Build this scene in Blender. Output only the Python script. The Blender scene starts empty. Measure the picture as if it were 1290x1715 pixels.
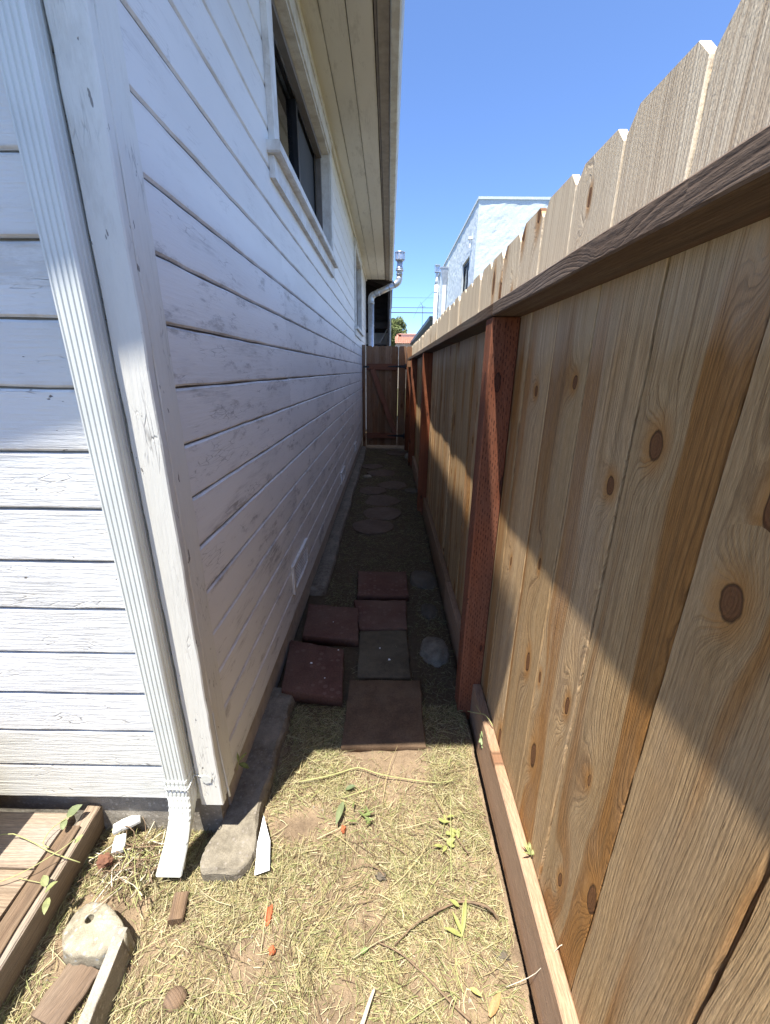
import bpy, bmesh, math, random
import numpy as np
from mathutils import Vector, Matrix, noise as mnoise

sc = bpy.context.scene
COL = sc.collection
rng = random.Random(7)
nrg = np.random.default_rng(11)

# ------------------------------------------------------------------ camera
CAM_H = 1.42
F = 680.0
dy = Vector((7 / F, 237.5 / F, -1)).normalized()          # alley direction in camera axes
up = -Vector((-22 / F, -1945 / F, -1))
up = (up - dy * up.dot(dy)).normalized()
dx = dy.cross(up)
Rm = Matrix((dx, dy, up))                                  # camera -> world
cam_d = bpy.data.cameras.new("camera")
cam_d.sensor_fit = 'HORIZONTAL'
cam_d.sensor_width = 36.0
cam_d.lens = 36.0 * F / 1290.0
cam_d.clip_start = 0.02
cam_d.clip_end = 2000
cam = bpy.data.objects.new("camera", cam_d)
COL.objects.link(cam)
cam.matrix_world = Matrix.Translation((0, 0, CAM_H)) @ Rm.to_4x4()
sc.camera = cam

# ------------------------------------------------------------------ light
SUN_DIR = Vector((0.143, 0.238, -1.0)).normalized()        # the way the light travels
el = math.asin(-SUN_DIR.z)
world = bpy.data.worlds.new("World")
sc.world = world
world.use_nodes = True
wn = world.node_tree
wn.nodes.clear()
sky = wn.nodes.new('ShaderNodeTexSky')
sky.sky_type = 'NISHITA'
sky.sun_disc = False
sky.sun_elevation = el
sky.sun_rotation = math.radians(149.0)
sky.altitude = 0
sky.air_density = 0.5
sky.dust_density = 0.4
sky.ozone_density = 8.0
bg = wn.nodes.new('ShaderNodeBackground')
bg.inputs['Strength'].default_value = 0.15
wo = wn.nodes.new('ShaderNodeOutputWorld')
wn.links.new(sky.outputs[0], bg.inputs[0])
wn.links.new(bg.outputs[0], wo.inputs[0])

sun_d = bpy.data.lights.new("sun", 'SUN')
sun_d.energy = 4.65
sun_d.angle = math.radians(0.5)
sun_d.color = (1.0, 0.95, 0.86)
sun = bpy.data.objects.new("sun", sun_d)
sun.rotation_euler = SUN_DIR.to_track_quat('-Z', 'Y').to_euler()
sun.location = (-2, -4, 12)
COL.objects.link(sun)

sc.view_settings.view_transform = 'Standard'
sc.view_settings.look = 'None'
sc.view_settings.exposure = 1.50
sc.view_settings.gamma = 1.0
sc.view_settings.use_curve_mapping = False
sc.render.engine = 'CYCLES'
sc.cycles.max_bounces = 8
sc.cycles.diffuse_bounces = 4
sc.cycles.glossy_bounces = 3

# ------------------------------------------------------------------ node helpers
class NT:
    def __init__(self, name):
        self.mat = bpy.data.materials.new(name)
        self.mat.use_nodes = True
        self.t = self.mat.node_tree
        self.t.nodes.clear()
        self.out = self.t.nodes.new('ShaderNodeOutputMaterial')
        self.bsdf = self.t.nodes.new('ShaderNodeBsdfPrincipled')
        self.t.links.new(self.bsdf.outputs[0], self.out.inputs[0])
    def set(self, sock, v):
        if isinstance(v, bpy.types.NodeSocket):
            self.t.links.new(v, sock)
        elif v is not None:
            if hasattr(sock, 'default_value'):
                try:
                    sock.default_value = v
                except Exception:
                    sock.default_value = tuple(v) + (1,)
    def node(self, typ, ins=None, **props):
        n = self.t.nodes.new(typ)
        for k, v in props.items():
            setattr(n, k, v)
        for k, v in (ins or {}).items():
            self.set(n.inputs[k], v)
        return n
    def m(self, op, a, b=None, c=None, clamp=False):
        n = self.t.nodes.new('ShaderNodeMath')
        n.operation = op
        n.use_clamp = clamp
        self.set(n.inputs[0], a)
        if b is not None: self.set(n.inputs[1], b)
        if c is not None: self.set(n.inputs[2], c)
        return n.outputs[0]
    def vec(self, x, y, z):
        n = self.t.nodes.new('ShaderNodeCombineXYZ')
        for i, v in enumerate((x, y, z)): self.set(n.inputs[i], v)
        return n.outputs[0]
    def noise(self, vec, scale=1.0, detail=3.0, rough=0.55, dist=0.0):
        n = self.node('ShaderNodeTexNoise', {'Vector': vec, 'Scale': scale, 'Detail': detail, 'Roughness': rough, 'Distortion': dist})
        return n.outputs[0]
    def ramp(self, fac, stops, interp='LINEAR'):
        n = self.t.nodes.new('ShaderNodeValToRGB')
        n.color_ramp.interpolation = interp
        e = n.color_ramp.elements
        while len(e) < len(stops): e.new(0.5)
        for i, (p, c) in enumerate(stops):
            e[i].position = p
            e[i].color = c if len(c) == 4 else tuple(c) + (1,)
        self.set(n.inputs[0], fac)
        return n.outputs[0]
    def mix(self, fac, a, b, blend='MIX'):
        n = self.t.nodes.new('ShaderNodeMix')
        n.data_type = 'RGBA'
        n.blend_type = blend
        self.set(n.inputs[0], fac)
        self.set(n.inputs[6], a if isinstance(a, bpy.types.NodeSocket) else tuple(a) + ((1,) if len(a) == 3 else ()))
        self.set(n.inputs[7], b if isinstance(b, bpy.types.NodeSocket) else tuple(b) + ((1,) if len(b) == 3 else ()))
        return n.outputs[2]
    def maprange(self, v, a, b, c=0.0, d=1.0, smooth=False):
        n = self.t.nodes.new('ShaderNodeMapRange')
        n.interpolation_type = 'SMOOTHSTEP' if smooth else 'LINEAR'
        for i, x in enumerate((v, a, b, c, d)): self.set(n.inputs[i], x)
        return n.outputs[0]
    def coords(self, rand=True):
        tc = self.t.nodes.new('ShaderNodeTexCoord')
        sp = self.t.nodes.new('ShaderNodeSeparateXYZ')
        self.t.links.new(tc.outputs['Object'], sp.inputs[0])
        x, y, z = sp.outputs
        if rand:
            oi = self.t.nodes.new('ShaderNodeObjectInfo')
            r = oi.outputs['Random']
            self.rand = r
            x = self.m('ADD', x, self.m('MULTIPLY', r, 17.3))
            y = self.m('ADD', y, self.m('MULTIPLY', r, 71.9))
            z = self.m('ADD', z, self.m('MULTIPLY', r, 43.1))
        return x, y, z
    def bump(self, h, strength=0.4, dist=0.004, normal=None):
        n = self.node('ShaderNodeBump', {'Height': h, 'Strength': strength, 'Distance': dist})
        if normal is not None: self.set(n.inputs['Normal'], normal)
        return n.outputs[0]
    def done(self, color, rough=0.7, normal=None, spec=0.3, metal=0.0):
        self.set(self.bsdf.inputs['Base Color'], color if isinstance(color, bpy.types.NodeSocket) else tuple(color) + ((1,) if len(color) == 3 else ()))
        self.set(self.bsdf.inputs['Roughness'], rough)
        self.set(self.bsdf.inputs['Specular IOR Level'], spec)
        self.set(self.bsdf.inputs['Metallic'], metal)
        if normal is not None: self.set(self.bsdf.inputs['Normal'], normal)
        return self.mat

def wood(name, pale, tan, heart, line, knot=(0.085, 0.034, 0.016), gray=(0.36, 0.31, 0.26), heart_amt=0.5, gray_amt=0.4,
         knot_amt=1.0, line_amt=0.6, incise=False, saw=0.5, bstr=0.5, lit_bleach=0.0, own_knot=False):
    """length = local Z, width = local Y, thickness = local X"""
    N = NT(name)
    x, y, z = N.coords()
    if incise: y = N.m('ADD', y, x)
    warp = N.m('SUBTRACT', N.noise(N.vec(N.m('MULTIPLY', x, 3.0), N.m('MULTIPLY', y, 7.0), N.m('MULTIPLY', z, 1.3)), 1.0, 2.0), 0.5)
    kv = N.node('ShaderNodeTexVoronoi', {'Vector': N.vec(N.m('MULTIPLY', y, 6.3), N.m('MULTIPLY', z, 2.3), 0.0), 'Scale': 1.0, 'Randomness': 0.9}, feature='F1', voronoi_dimensions='2D')
    kd = N.m('ADD', kv.outputs['Distance'], N.m('MULTIPLY', N.m('SUBTRACT', N.noise(N.vec(x, N.m('MULTIPLY', y, 60.0), N.m('MULTIPLY', z, 30.0)), 1.0, 2.0), 0.5), 0.05))
    ksep = N.node('ShaderNodeSeparateColor', {0: kv.outputs['Color']})
    pres = N.maprange(ksep.outputs[0], 0.40, 0.44)
    pres = N.m('MULTIPLY', pres, knot_amt)
    ksize = N.m('MULTIPLY_ADD', N.m('POWER', ksep.outputs[1], 2.0), 0.085, 0.030)
    if own_knot:
        # one knot per board at a place of its own, kept on the board object
        tck = N.node('ShaderNodeTexCoord')
        raw = N.node('ShaderNodeSeparateXYZ', {0: tck.outputs['Object']}).outputs
        ka = [N.node('ShaderNodeAttribute', attribute_type='OBJECT', attribute_name=k).outputs['Fac'] for k in ('knot_y', 'knot_z', 'knot_r')]
        ey = N.m('MULTIPLY', N.m('SUBTRACT', raw[1], ka[0]), 6.3)
        ez = N.m('MULTIPLY', N.m('SUBTRACT', raw[2], ka[1]), 4.3)
        ed = N.m('SQRT', N.m('ADD', N.m('MULTIPLY', ey, ey), N.m('MULTIPLY', ez, ez)))
        ed = N.m('ADD', ed, N.m('MULTIPLY', N.m('SUBTRACT', N.noise(N.vec(x, N.m('MULTIPLY', y, 50.0), N.m('MULTIPLY', z, 35.0)), 1.0, 2.0), 0.5), 0.05))
        near_ = N.m('MULTIPLY', N.m('LESS_THAN', ed, 0.42), N.m('GREATER_THAN', ka[2], 0.001))
        inv = N.m('SUBTRACT', 1.0, near_)
        kd = N.m('ADD', N.m('MULTIPLY', kd, inv), N.m('MULTIPLY', ed, near_))
        ksize = N.m('ADD', N.m('MULTIPLY', ksize, inv), N.m('MULTIPLY', ka[2], near_))
        pres = N.m('MAXIMUM', N.m('MULTIPLY', pres, inv), near_)
    bulge = N.m('MULTIPLY', N.m('POWER', 2.718, N.m('MULTIPLY', N.m('MULTIPLY', kd, kd), -18.0)), N.m('MULTIPLY', pres, 0.06))
    g = N.m('ADD', N.m('ADD', y, N.m('MULTIPLY', warp, 0.05)), bulge)
    g = N.m('ADD', g, N.m('MULTIPLY', x, 0.6))
    lines = N.noise(N.vec(N.m('MULTIPLY', g, 185.0), N.m('MULTIPLY', z, 1.2), N.m('MULTIPLY', x, 8.0)), 1.0, 3.0, 0.6)
    broad = N.noise(N.vec(N.m('MULTIPLY', g, 26.0), N.m('MULTIPLY', z, 0.5), N.m('MULTIPLY', x, 4.0)), 1.0, 2.0)
    vbro = N.noise(N.vec(N.m('MULTIPLY', g, 8.0), N.m('MULTIPLY', z, 0.45), 3.7), 1.0, 2.0)
    late = N.m('POWER', N.m('MULTIPLY_ADD', N.m('SINE', N.m('MULTIPLY', N.m('ADD', g, N.m('MULTIPLY', broad, 0.03)), 880.0)), 0.5, 0.5), 4.0)
    fib = N.noise(N.vec(N.m('MULTIPLY', y, 900.0), N.m('MULTIPLY', z, 35.0), N.m('MULTIPLY', x, 500.0)), 1.0, 2.0, 0.6)
    c = N.mix(N.maprange(broad, 0.3, 0.7), pale, tan)
    c = N.mix(N.m('MULTIPLY', N.maprange(vbro, 0.53, 0.60, smooth=True), heart_amt), c, heart)
    c = N.mix(N.m('MULTIPLY', N.maprange(lines, 0.52, 0.75), line_amt), c, line)
    c = N.mix(N.m('MULTIPLY', N.m('MULTIPLY', late, N.maprange(N.m('ADD', vbro, N.m('MULTIPLY', N.rand, 0.25)), 0.5, 0.72)), line_amt * 0.6), c, line)
    big = N.noise(N.vec(N.m('MULTIPLY', x, 2.0), N.m('MULTIPLY', y, 5.0), N.m('MULTIPLY', z, 1.6)), 1.0, 4.0, 0.6)
    c = N.mix(N.m('MULTIPLY', N.maprange(big, 0.42, 0.68), gray_amt), c, gray)
    strk = N.noise(N.vec(N.m('MULTIPLY', y, 48.0), N.m('MULTIPLY', z, 1.1), N.m('MULTIPLY', x, 20.0)), 1.0, 5.0, 0.7)
    c = N.mix(N.m('MULTIPLY', N.maprange(strk, 0.52, 0.74), 0.6), c, tuple(0.45 * v for v in tan))
    fcol = N.maprange(fib, 0.25, 0.75, 0.64, 1.3)
    c = N.mix(1.0, c, N.vec(fcol, fcol, fcol), 'MULTIPLY')
    tint = N.maprange(N.rand, 0.0, 1.0, 0.76, 1.2)
    c = N.mix(1.0, c, N.vec(tint, N.m('POWER', tint, 1.1), N.m('POWER', tint, 1.35)), 'MULTIPLY')
    if lit_bleach:  # paler above the rail: weathering plus sunlit brightness put into the colour
        tcw = N.node('ShaderNodeTexCoord')
        zs = N.node('ShaderNodeSeparateXYZ', {0: tcw.outputs['Object']}).outputs[2]
        bl = N.m('MULTIPLY', N.maprange(N.m('ADD', zs, N.m('MULTIPLY', big, 0.25)), 1.52, 1.78), lit_bleach)
        c = N.mix(bl, c, N.mix(N.maprange(lines, 0.35, 0.7), (0.78, 0.68, 0.52), (0.50, 0.39, 0.27)))
    # knots: dark eye with a darker rim and a stained halo
    q = N.m('DIVIDE', kd, ksize)
    halo = N.m('MULTIPLY', N.maprange(q, 3.2, 0.9, smooth=True), N.m('MULTIPLY', pres, 0.75))
    c = N.mix(halo, c, heart)
    eye = N.m('MULTIPLY', N.maprange(q, 1.05, 0.9), pres)
    rim = N.m('MULTIPLY', N.maprange(N.m('ABSOLUTE', N.m('SUBTRACT', q, 1.0)), 0.18, 0.0), pres)
    kc = N.mix(N.m('MULTIPLY_ADD', N.m('SINE', N.m('MULTIPLY', q, 22.0)), 0.25, 0.35), tuple(min(1, v * 1.7) for v in knot), tuple(v * 0.7 for v in knot))
    c = N.mix(N.m('MULTIPLY', eye, N.m('MULTIPLY_ADD', fib, 0.5, 0.55)), c, kc)
    c = N.mix(N.m('MULTIPLY', rim, 0.85), c, tuple(v * 0.45 for v in knot))
    # short dark checks
    chk = N.noise(N.vec(N.m('MULTIPLY', y, 170.0), N.m('MULTIPLY', z, 9.0), 1.0), 1.0, 2.0)
    chm = N.maprange(chk, 0.73, 0.78)
    c = N.mix(N.m('MULTIPLY', chm, 0.75), c, tuple(v * 0.5 for v in knot))
    sawn = N.m('SINE', N.m('MULTIPLY', N.m('ADD', N.m('ADD', z, N.m('MULTIPLY', y, 0.35)), N.m('MULTIPLY', warp, 0.02)), 820.0))
    sawm = N.maprange(N.noise(N.vec(N.m('MULTIPLY', y, 9.0), N.m('MULTIPLY', z, 4.0), x), 1.0, 2.0), 0.45, 0.7)
    fuzz = N.noise(N.vec(N.m('MULTIPLY', y, 420.0), N.m('MULTIPLY', z, 170.0), N.m('MULTIPLY', x, 300.0)), 1.0, 2.0, 0.6)
    h = N.m('ADD', N.m('MULTIPLY', lines, -0.9), N.m('ADD', N.m('MULTIPLY', fib, 0.6), N.m('MULTIPLY', fuzz, 0.4)))
    h = N.m('ADD', h, N.m('MULTIPLY', N.m('MULTIPLY', sawn, sawm), 0.18 * saw))
    h = N.m('SUBTRACT', h, N.m('MULTIPLY', chm, 0.6))
    h = N.m('SUBTRACT', h, N.m('MULTIPLY', rim, 0.6))
    h = N.m('SUBTRACT', h, N.m('MULTIPLY', late, 0.35))
    if incise:
        wob = N.noise(N.vec(N.m('MULTIPLY', y, 11.0), N.m('MULTIPLY', z, 6.0), 2.0), 1.0, 2.0)
        yw = N.m('ADD', y, N.m('MULTIPLY', wob, 0.012))
        row = N.m('FLOOR', N.m('MULTIPLY', yw, 112.0))
        fy = N.m('FRACT', N.m('MULTIPLY', yw, 112.0))
        off = N.m('FRACT', N.m('MULTIPLY', row, 0.381))
        zz = N.m('ADD', N.m('MULTIPLY', N.m('ADD', z, N.m('MULTIPLY', wob, 0.05)), 44.0), off)
        fz = N.m('FRACT', zz)
        keep = N.node('ShaderNodeTexWhiteNoise', {0: N.vec(row, N.m('FLOOR', zz), 0.0)}, noise_dimensions='3D').outputs[0]
        slit = N.m('MULTIPLY', N.m('LESS_THAN', N.m('ABSOLUTE', N.m('SUBTRACT', fy, 0.5)), N.m('MULTIPLY_ADD', keep, 0.10, 0.06)), N.m('LESS_THAN', N.m('ABSOLUTE', N.m('SUBTRACT', fz, 0.5)), N.m('MULTIPLY_ADD', keep, 0.16, 0.14)))
        slit = N.m('MULTIPLY', slit, N.m('MULTIPLY', N.m('GREATER_THAN', keep, 0.22), N.maprange(big, 0.3, 0.5, 0.35, 1.0)))
        c = N.mix(N.m('MULTIPLY', slit, 0.8), c, (0.035, 0.012, 0.008))
        h = N.m('SUBTRACT', h, N.m('MULTIPLY', slit, 2.0))
    return N.done(c, 0.78, N.bump(h, bstr, 0.0025), 0.22)

def paint(name, base=(0.80, 0.80, 0.78), dirt=(0.42, 0.41, 0.40), dirt_amt=0.35, crack=0.7, rough=0.5, stain=None, bstr=0.5, edge=0.5, chips=0.745):
    """length = local Z, width = local Y"""
    N = NT(name)
    x, y, z = N.coords()
    n1 = N.noise(N.vec(N.m('MULTIPLY', x, 40.0), N.m('MULTIPLY', y, 7.0), N.m('MULTIPLY', z, 1.8)), 1.0, 5.0, 0.68)
    n2 = N.noise(N.vec(N.m('MULTIPLY', x, 40.0), N.m('MULTIPLY', y, 130.0), N.m('MULTIPLY', z, 9.0)), 1.0, 4.0, 0.65)
    n3 = N.noise(N.vec(N.m('MULTIPLY', x, 300.0), N.m('MULTIPLY', y, 420.0), N.m('MULTIPLY', z, 200.0)), 1.0, 2.0)
    gs = N.m('MULTIPLY', N.maprange(n1, 0.50, 0.74, smooth=True), N.maprange(n2, 0.38, 0.66))
    c = N.mix(N.m('MULTIPLY', gs, dirt_amt), base, dirt)
    smn = N.noise(N.vec(N.m('MULTIPLY', x, 9.0), N.m('MULTIPLY', y, 11.0), N.m('MULTIPLY', z, 3.4)), 1.0, 6.0, 0.75)
    c = N.mix(N.m('MULTIPLY', N.maprange(smn, 0.545, 0.68, smooth=True), dirt_amt * 0.75), c, dirt)
    tcr = N.node('ShaderNodeTexCoord')
    yraw = N.node('ShaderNodeSeparateXYZ', {0: tcr.outputs['Object']}).outputs[1]
    em = N.m('MULTIPLY', N.maprange(N.m('ABSOLUTE', yraw), 0.050, 0.066), N.maprange(N.noise(N.vec(N.m('MULTIPLY', x, 9.0), N.m('MULTIPLY', y, 9.0), N.m('MULTIPLY', z, 7.0)), 1.0, 5.0, 0.7), 0.42, 0.62))
    c = N.mix(N.m('MULTIPLY', em, edge), c, (0.40, 0.35, 0.29))
    soft = N.noise(N.vec(N.m('MULTIPLY', x, 2.0), N.m('MULTIPLY', y, 3.0), N.m('MULTIPLY', z, 0.9)), 1.0, 3.0)
    sv = N.maprange(soft, 0.3, 0.7, 0.90, 1.04)
    c = N.mix(1.0, c, N.vec(sv, sv, N.m('MULTIPLY', sv, 0.985)), 'MULTIPLY')
    # crackle: long thin splits in the paint, following the grain
    wv = N.m('MULTIPLY', N.m('SUBTRACT', n1, 0.5), 0.02)
    cv = N.node('ShaderNodeTexVoronoi', {'Vector': N.vec(N.m('MULTIPLY', x, 30.0), N.m('MULTIPLY', N.m('ADD', y, wv), 95.0), N.m('MULTIPLY', z, 15.0)), 'Scale': 1.0, 'Randomness': 1.0}, feature='DISTANCE_TO_EDGE')
    cmask = N.maprange(N.noise(N.vec(N.m('MULTIPLY', x, 3.0), N.m('MULTIPLY', y, 14.0), N.m('MULTIPLY', z, 4.5)), 1.0, 4.0, 0.65), 0.56, 0.66)
    cr = N.m('MULTIPLY', N.maprange(cv.outputs['Distance'], 0.06, 0.0), cmask)
    c = N.mix(N.m('MULTIPLY', cr, 0.55 * crack), c, (0.13, 0.115, 0.10))
    # chips of lost paint
    chip = N.maprange(N.noise(N.vec(N.m('MULTIPLY', x, 50.0), N.m('MULTIPLY', y, 46.0), N.m('MULTIPLY', z, 21.0)), 1.0, 3.0, 0.6), chips, chips + 0.02)
    c = N.mix(N.m('MULTIPLY', chip, 0.8 * crack), c, (0.17, 0.15, 0.13))
    if stain:
        st = N.maprange(N.noise(N.vec(N.m('MULTIPLY', x, 5.0), N.m('MULTIPLY', y, 6.0), N.m('MULTIPLY', z, 2.1)), 1.0, 4.0, 0.6), 0.56, 0.74, smooth=True)
        c = N.mix(N.m('MULTIPLY', st, 0.5), c, stain)
    h = N.m('ADD', N.m('MULTIPLY', n2, 1.3), N.m('MULTIPLY', n3, 0.25))
    h = N.m('SUBTRACT', h, N.m('MULTIPLY', cr, 0.8 * crack))
    h = N.m('SUBTRACT', h, N.m('MULTIPLY', chip, 0.7 * crack))
    return N.done(c, rough, N.bump(h, bstr, 0.0022), 0.35)

def rocky(name, base, dark, light, scale=30.0, bstr=0.6, speck=None, rough=0.9):
    N = NT(name)
    x, y, z = N.coords()
    v = N.vec(x, y, z)
    a = N.noise(v, scale, 6.0, 0.65)
    b = N.noise(v, scale * 0.2, 3.0, 0.55)
    f = N.noise(v, scale * 9.0, 3.0, 0.6)
    c = N.mix(N.maprange(a, 0.3, 0.72), dark, base)
    c = N.mix(N.m('MULTIPLY', N.maprange(b, 0.45, 0.7), 0.6), c, light)
    fv = N.maprange(f, 0.25, 0.75, 0.75, 1.2)
    c = N.mix(1.0, c, N.vec(fv, fv, fv), 'MULTIPLY')
    if speck:
        s = N.node('ShaderNodeTexVoronoi', {'Vector': v, 'Scale': scale * 2.2}, feature='F1')
        ss = N.node('ShaderNodeSeparateColor', {0: s.outputs['Color']})
        sm = N.m('MULTIPLY', N.maprange(s.outputs['Distance'], 0.42, 0.3), N.m('GREATER_THAN', ss.outputs[0], 0.72))
        c = N.mix(N.m('MULTIPLY', sm, 0.7), c, speck)
    h = N.m('ADD', a, N.m('MULTIPLY', f, 0.35))
    return N.done(c, rough, N.bump(h, bstr, 0.006), 0.2)

def plain(name, col, rough=0.6, var=0.15, scale=12.0, metal=0.0, spec=0.4, bstr=0.1):
    N = NT(name)
    x, y, z = N.coords()
    a = N.noise(N.vec(x, y, z), scale, 5.0, 0.6)
    k = N.maprange(a, 0.25, 0.75, 1.0 - var, 1.0 + var)
    c = N.mix(1.0, col, N.vec(k, k, k), 'MULTIPLY')
    r = N.maprange(a, 0.3, 0.7, max(0.05, rough - 0.08), min(1, rough + 0.08))
    return N.done(c, r, N.bump(a, bstr, 0.003), spec, metal)

def attr_mat(name, rough=0.7, trans=0.0):
    N = NT(name)
    at = N.node('ShaderNodeAttribute', attribute_name='tone')
    tc = N.node('ShaderNodeTexCoord')
    f = N.noise(tc.outputs['Object'], 400.0, 2.0)
    k = N.maprange(f, 0.3, 0.7, 0.85, 1.12)
    c = N.mix(1.0, at.outputs['Color'], N.vec(k, k, k), 'MULTIPLY')
    m = N.done(c, rough, None, 0.25)
    if trans:
        tr = N.node('ShaderNodeBsdfTranslucent', {'Color': c})
        mx = N.node('ShaderNodeMixShader', {0: trans})
        N.t.links.new(N.bsdf.outputs[0], mx.inputs[1])
        N.t.links.new(tr.outputs[0], mx.inputs[2])
        N.t.links.new(mx.outputs[0], N.out.inputs[0])
    return m

# ------------------------------------------------------------------ materials
M_fence = wood('cedar_fence_wood', (0.56, 0.385, 0.205), (0.47, 0.295, 0.14), (0.39, 0.18, 0.048), (0.12, 0.056, 0.022), gray=(0.38, 0.30, 0.215), heart_amt=0.9, gray_amt=0.4, line_amt=0.7, saw=0.2, bstr=0.7, lit_bleach=0.95, own_knot=True)
M_rail = wood('weathered_rail_wood', (0.15, 0.112, 0.083), (0.11, 0.076, 0.054), (0.12, 0.056, 0.028), (0.048, 0.03, 0.022), gray=(0.14, 0.123, 0.112), gray_amt=0.6, heart_amt=0.5, bstr=0.4)
M_kick = wood('new_pine_wood', (0.35, 0.23, 0.15), (0.31, 0.195, 0.12), (0.29, 0.16, 0.085), (0.20, 0.12, 0.07), gray=(0.27, 0.205, 0.15), heart_amt=0.3, knot_amt=0.7, line_amt=0.5, gray_amt=0.25)
M_post = wood('red_stained_post_wood', (0.29, 0.095, 0.042), (0.235, 0.074, 0.034), (0.17, 0.052, 0.025), (0.085, 0.03, 0.017), knot=(0.05, 0.02, 0.012), gray=(0.24, 0.115, 0.075), gray_amt=0.5, incise=True, line_amt=0.45)
M_gate = wood('brown_gate_wood', (0.30, 0.175, 0.095), (0.23, 0.125, 0.066), (0.23, 0.095, 0.036), (0.10, 0.048, 0.024), gray=(0.22, 0.155, 0.11), gray_amt=0.5)
M_gaterail = wood('red_brown_gate_wood', (0.25, 0.105, 0.06), (0.21, 0.082, 0.046), (0.19, 0.062, 0.032), (0.09, 0.04, 0.025), gray=(0.2, 0.13, 0.10), gray_amt=0.4)
M_oldwood = wood('old_timber_wood', (0.27, 0.205, 0.14), (0.21, 0.15, 0.10), (0.19, 0.115, 0.065), (0.075, 0.048, 0.032), gray=(0.25, 0.215, 0.175), gray_amt=0.8, heart_amt=0.3, line_amt=0.8, bstr=0.8)
M_darkwood = wood('dark_brown_wood', (0.20, 0.14, 0.09), (0.15, 0.10, 0.065), (0.14, 0.08, 0.04), (0.07, 0.045, 0.03), gray=(0.19, 0.15, 0.12), gray_amt=0.5, bstr=0.7)
M_front = paint('old_white_front_paint', (0.76, 0.76, 0.74), (0.40, 0.385, 0.35), 0.45, 1.2, 0.55, None, 0.85, 0.6, 0.72)
M_frontlow = paint('mossy_white_front_paint', (0.75, 0.75, 0.71), (0.42, 0.40, 0.33), 0.45, 1.2, 0.55, (0.50, 0.47, 0.27), 0.85, 0.6, 0.71)
M_side = paint('white_side_paint', (0.82, 0.81, 0.785), (0.25, 0.24, 0.235), 0.80, 1.0, 0.5, None, 0.4)
M_sidehigh = paint('clean_white_side_paint', (0.82, 0.81, 0.785), (0.45, 0.43, 0.41), 0.25, 0.4, 0.5, None, 0.2)
M_trim = paint('cream_trim_paint', (0.76, 0.75, 0.69), (0.48, 0.46, 0.40), 0.4, 1.0, 0.55, (0.66, 0.60, 0.47), 0.6, 0.8, 0.69)
M_soffit = paint('cream_soffit_paint', (0.72, 0.69, 0.61), (0.36, 0.33, 0.27), 0.45, 0.5, 0.6, None, 0.2)
M_wintrim = paint('white_window_paint', (0.78, 0.77, 0.74), (0.5, 0.46, 0.38), 0.2, 0.4, 0.5, None, 0.2)
M_sheath = plain('dusty_tan_board', (0.40, 0.345, 0.275), 0.9, 0.25, 25.0)
M_gutterpaint = paint('grey_white_gutter_paint', (0.66, 0.67, 0.63), (0.34, 0.34, 0.28), 0.5, 0.3, 0.5, None, 0.2)
M_fascia = plain('grey_brown_fascia_paint', (0.30, 0.265, 0.22), 0.7, 0.25, 18.0)
M_pipe = plain('white_downspout_paint', (0.70, 0.725, 0.68), 0.38, 0.07, 9.0)
M_darkmetal = plain('dark_window_metal', (0.030, 0.030, 0.034), 0.4, 0.2, 20.0, 0.6)
M_bronze = plain('grey_window_metal', (0.20, 0.18, 0.165), 0.5, 0.2, 20.0, 0.3)
M_screen = plain('dark_insect_screen', (0.062, 0.064, 0.066), 0.8, 0.1, 60.0)
M_blind = plain('beige_window_blind', (0.45, 0.41, 0.34), 0.8, 0.05)
M_galv = plain('galvanised_steel', (0.50, 0.52, 0.54), 0.42, 0.22, 14.0, 0.75)
M_blackmetal = plain('black_hinge_metal', (0.012, 0.012, 0.014), 0.45, 0.1)
M_roof = plain('grey_roof_felt', (0.12, 0.115, 0.11), 0.9, 0.25, 40.0)
M_concrete = rocky('rough_concrete', (0.34, 0.31, 0.26), (0.22, 0.195, 0.16), (0.42, 0.385, 0.32), 34.0, 0.7, (0.48, 0.44, 0.38))
M_curb = rocky('old_curb_concrete', (0.25, 0.22, 0.168), (0.12, 0.104, 0.08), (0.32, 0.285, 0.225), 42.0, 1.0, (0.26, 0.23, 0.2))
M_chunk = rocky('pale_pebbly_concrete', (0.35, 0.315, 0.235), (0.19, 0.165, 0.12), (0.43, 0.39, 0.30), 40.0, 1.0, (0.30, 0.32, 0.33))
M_redpaver = rocky('red_paver_concrete', (0.15, 0.074, 0.054), (0.098, 0.050, 0.038), (0.185, 0.125, 0.092), 15.0, 0.5, (0.18, 0.11, 0.085))
M_tanpaver = rocky('tan_paver_concrete', (0.165, 0.105, 0.062), (0.095, 0.062, 0.040), (0.195, 0.135, 0.085), 20.0, 0.4, None)
M_greypaver = rocky('grey_paver_concrete', (0.135, 0.11, 0.072), (0.08, 0.066, 0.045), (0.165, 0.14, 0.095), 24.0, 0.4, None)
M_rndpaver = rocky('dull_red_round_paver', (0.15, 0.108, 0.08), (0.09, 0.066, 0.048), (0.175, 0.132, 0.10), 24.0, 0.4, None)
M_stone = rocky('grey_field_stone', (0.27, 0.235, 0.18), (0.13, 0.112, 0.085), (0.36, 0.32, 0.255), 22.0, 0.8, None)
M_darkstone = rocky('dark_field_stone', (0.12, 0.10, 0.075), (0.065, 0.055, 0.042), (0.17, 0.145, 0.11), 18.0, 0.8, None)
M_brickbit = rocky('orange_brick', (0.50, 0.135, 0.055), (0.36, 0.09, 0.04), (0.56, 0.20, 0.10), 50.0, 0.6, None)
M_card = plain('white_card', (0.82, 0.82, 0.82), 0.6, 0.03)
M_ink = plain('grey_ink', (0.12, 0.12, 0.13), 0.7, 0.05)
M_stucco = rocky('pale_blue_stucco', (0.68, 0.75, 0.765), (0.64, 0.715, 0.735), (0.71, 0.775, 0.785), 9.0, 0.8, None)
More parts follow.
